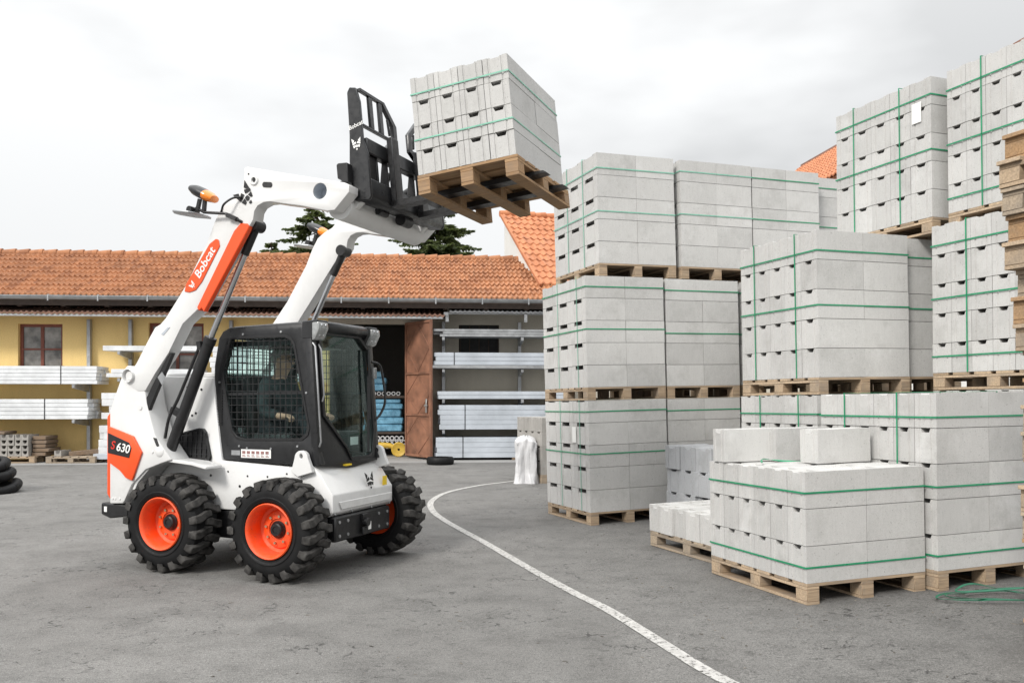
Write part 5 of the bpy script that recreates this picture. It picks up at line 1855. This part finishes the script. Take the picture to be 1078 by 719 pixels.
def skin_body(name, joints, edges, radii, mat, parent=None, sub=2):
    me = bpy.data.meshes.new(name)
    me.from_pydata(joints, edges, [])
    o = bpy.data.objects.new(name, me)
    col.objects.link(o)
    md = o.modifiers.new('skin', 'SKIN')
    md.use_smooth_shade = True
    for i, r in enumerate(radii):
        rr = r if isinstance(r, tuple) else (r, r)
        me.skin_vertices[0].data[i].radius = rr
    me.skin_vertices[0].data[0].use_root = True
    sd_ = o.modifiers.new('sub', 'SUBSURF')
    sd_.levels = sd_.render_levels = sub
    dg = bpy.context.evaluated_depsgraph_get()
    m2 = bpy.data.meshes.new_from_object(o.evaluated_get(dg))
    bpy.data.objects.remove(o)
    m2.name = name
    m2.materials.clear()
    m2.materials.append(mat)
    m2.shade_smooth()
    return m2


J, Ed, Ra = [], [], []


def jn(p, r, par=None):
    J.append(p)
    Ra.append(r)
    if par is not None:
        Ed.append((par, len(J) - 1))
    return len(J) - 1


pel = jn((.02, 0, 1.20), (.13, .15))
wst = jn((.0, 0, 1.32), (.115, .145), pel)
chs = jn((.0, 0, 1.47), (.12, .17), wst)
nkb = jn((.02, 0, 1.57), (.07, .09), chs)
nk = jn((.045, 0, 1.63), .052, nkb)
hd0 = jn((.075, 0, 1.69), (.075, .068), nk)
hd1 = jn((.082, 0, 1.755), (.092, .076), hd0)
hd2 = jn((.070, 0, 1.815), (.075, .066), hd1)
hands = []
for sg in (-1, 1):
    sh = jn((.02, sg * .175, 1.535), .062, chs)
    el = jn((.06, sg * .255, 1.31), .046, sh)
    wr = jn((.27, sg * .285, 1.275), .030, el)
    pm_ = jn((.335, sg * .292, 1.27), (.020, .040), wr)
    hands.append((pm_, sg))
    hp = jn((.06, sg * .09, 1.19), .095, pel)
    kn = jn((.42, sg * .14, 1.21), .066, hp)
    an = jn((.50, sg * .14, .985), .042, kn)
    ft = jn((.60, sg * .145, .975), .034, an)
for pm_, sg in hands:
    for f, (dy, ln) in enumerate(((-.028, .060), (-.010, .068), (.009, .064), (.027, .052))):
        a = jn((.355, sg * .292 + dy, 1.275), .0095, pm_)
        b = jn((.380, sg * .292 + dy, 1.262), .009, a)
        c = jn((.382 - ln * .1, sg * .292 + dy * .9, 1.262 - ln * .55), .008, b)
    a = jn((.335, sg * .292 - sg * .034, 1.285), .010, pm_)
    b = jn((.362, sg * .292 - sg * .040, 1.270), .009, a)
bm_me = skin_body('person', J, Ed, Ra, M['skin'])
# face: nose, brow, eye sockets, ears added to the one body mesh
fx = MB()
fx.prism([(.168, 1.775), (.172, 1.75), (.192, 1.725), (.165, 1.718)], 'y', -.012, .012)
fx.ball((.160, 0, 1.690), (.010, .026, .006), 6)
for sg in (-1, 1):
    fx.ball((.078, sg * .078, 1.748), (.022, .010, .032), 6)
    fx.ball((.158, sg * .032, 1.768), (.012, .014, .008), 6)
fmesh = fx.mesh('face', M['skin'], smooth=60)
bmm = bmesh.new()
bmm.from_mesh(bm_me)
bmm.from_mesh(fmesh)
bmm.to_mesh(bm_me)
bmm.free()
bm_me.shade_smooth()
per = link('person', bm_me)
per.matrix_world = LM
tag(per, 'grey haired operator in a dark jacket sitting at the joysticks in the loader cab', 'person')
jk_j = [J[i] for i in (pel, wst, chs, nkb)]
JJ, EE, RR = list(jk_j), [(0, 1), (1, 2), (2, 3)], [(.14, .16), (.132, .162), (.138, .185), (.085, .10)]
for sg in (-1, 1):
    JJ += [(.02, sg * .178, 1.54), (.06, sg * .258, 1.31), (.25, sg * .285, 1.278)]
    b = len(JJ) - 3
    EE += [(2, b), (b, b + 1), (b + 1, b + 2)]
    RR += [.076, .062, .046]
link('jacket', skin_body('jacket', JJ, EE, RR, M['jacket']), per)
JJ, EE, RR = [(.02, 0, 1.19)], [], [(.138, .158)]
for sg in (-1, 1):
    JJ += [(.06, sg * .09, 1.19), (.42, sg * .14, 1.21), (.50, sg * .14, 1.0)]
    b = len(JJ) - 3
    EE += [(0, b), (b, b + 1), (b + 1, b + 2)]
    RR += [.103, .076, .056]
link('trousers', skin_body('trousers', JJ, EE, RR, M['trousers']), per)
hr = MB()
hr.ball((.058, 0, 1.790), (.104, .086, .086), 10)
hr.v = [p for p in hr.v]
for i, p in enumerate(hr.v):
    if p.x > .10 and p.z < 1.84:
        hr.v[i] = Vector((.10 - (p.x - .1) * .1, p.y * .9, max(p.z, 1.77)))
    n_ = noise.noise((p.x * 40, p.y * 40, p.z * 40)) * .005
    hr.v[i] = hr.v[i] + Vector((n_, n_, n_))
hr.build('hair', M['hair'], per, smooth=60)
gls = MB()
for sg in (-1, 1):
    gls.tube([(.172 + .003 * math.cos(t), sg * .033 + .024 * math.cos(t), 1.765 + .018 * math.sin(t)) for t in [2 * math.pi * i / 12 for i in range(13)]], .003, 5)
    gls.tube([(.168, sg * .056, 1.768), (.12, sg * .074, 1.77), (.08, sg * .082, 1.765)], .003, 5)
gls.bar((.176, -.01, 1.767), (.176, .01, 1.767), .004, .004)
gls.build('glasses', M['black'], per)
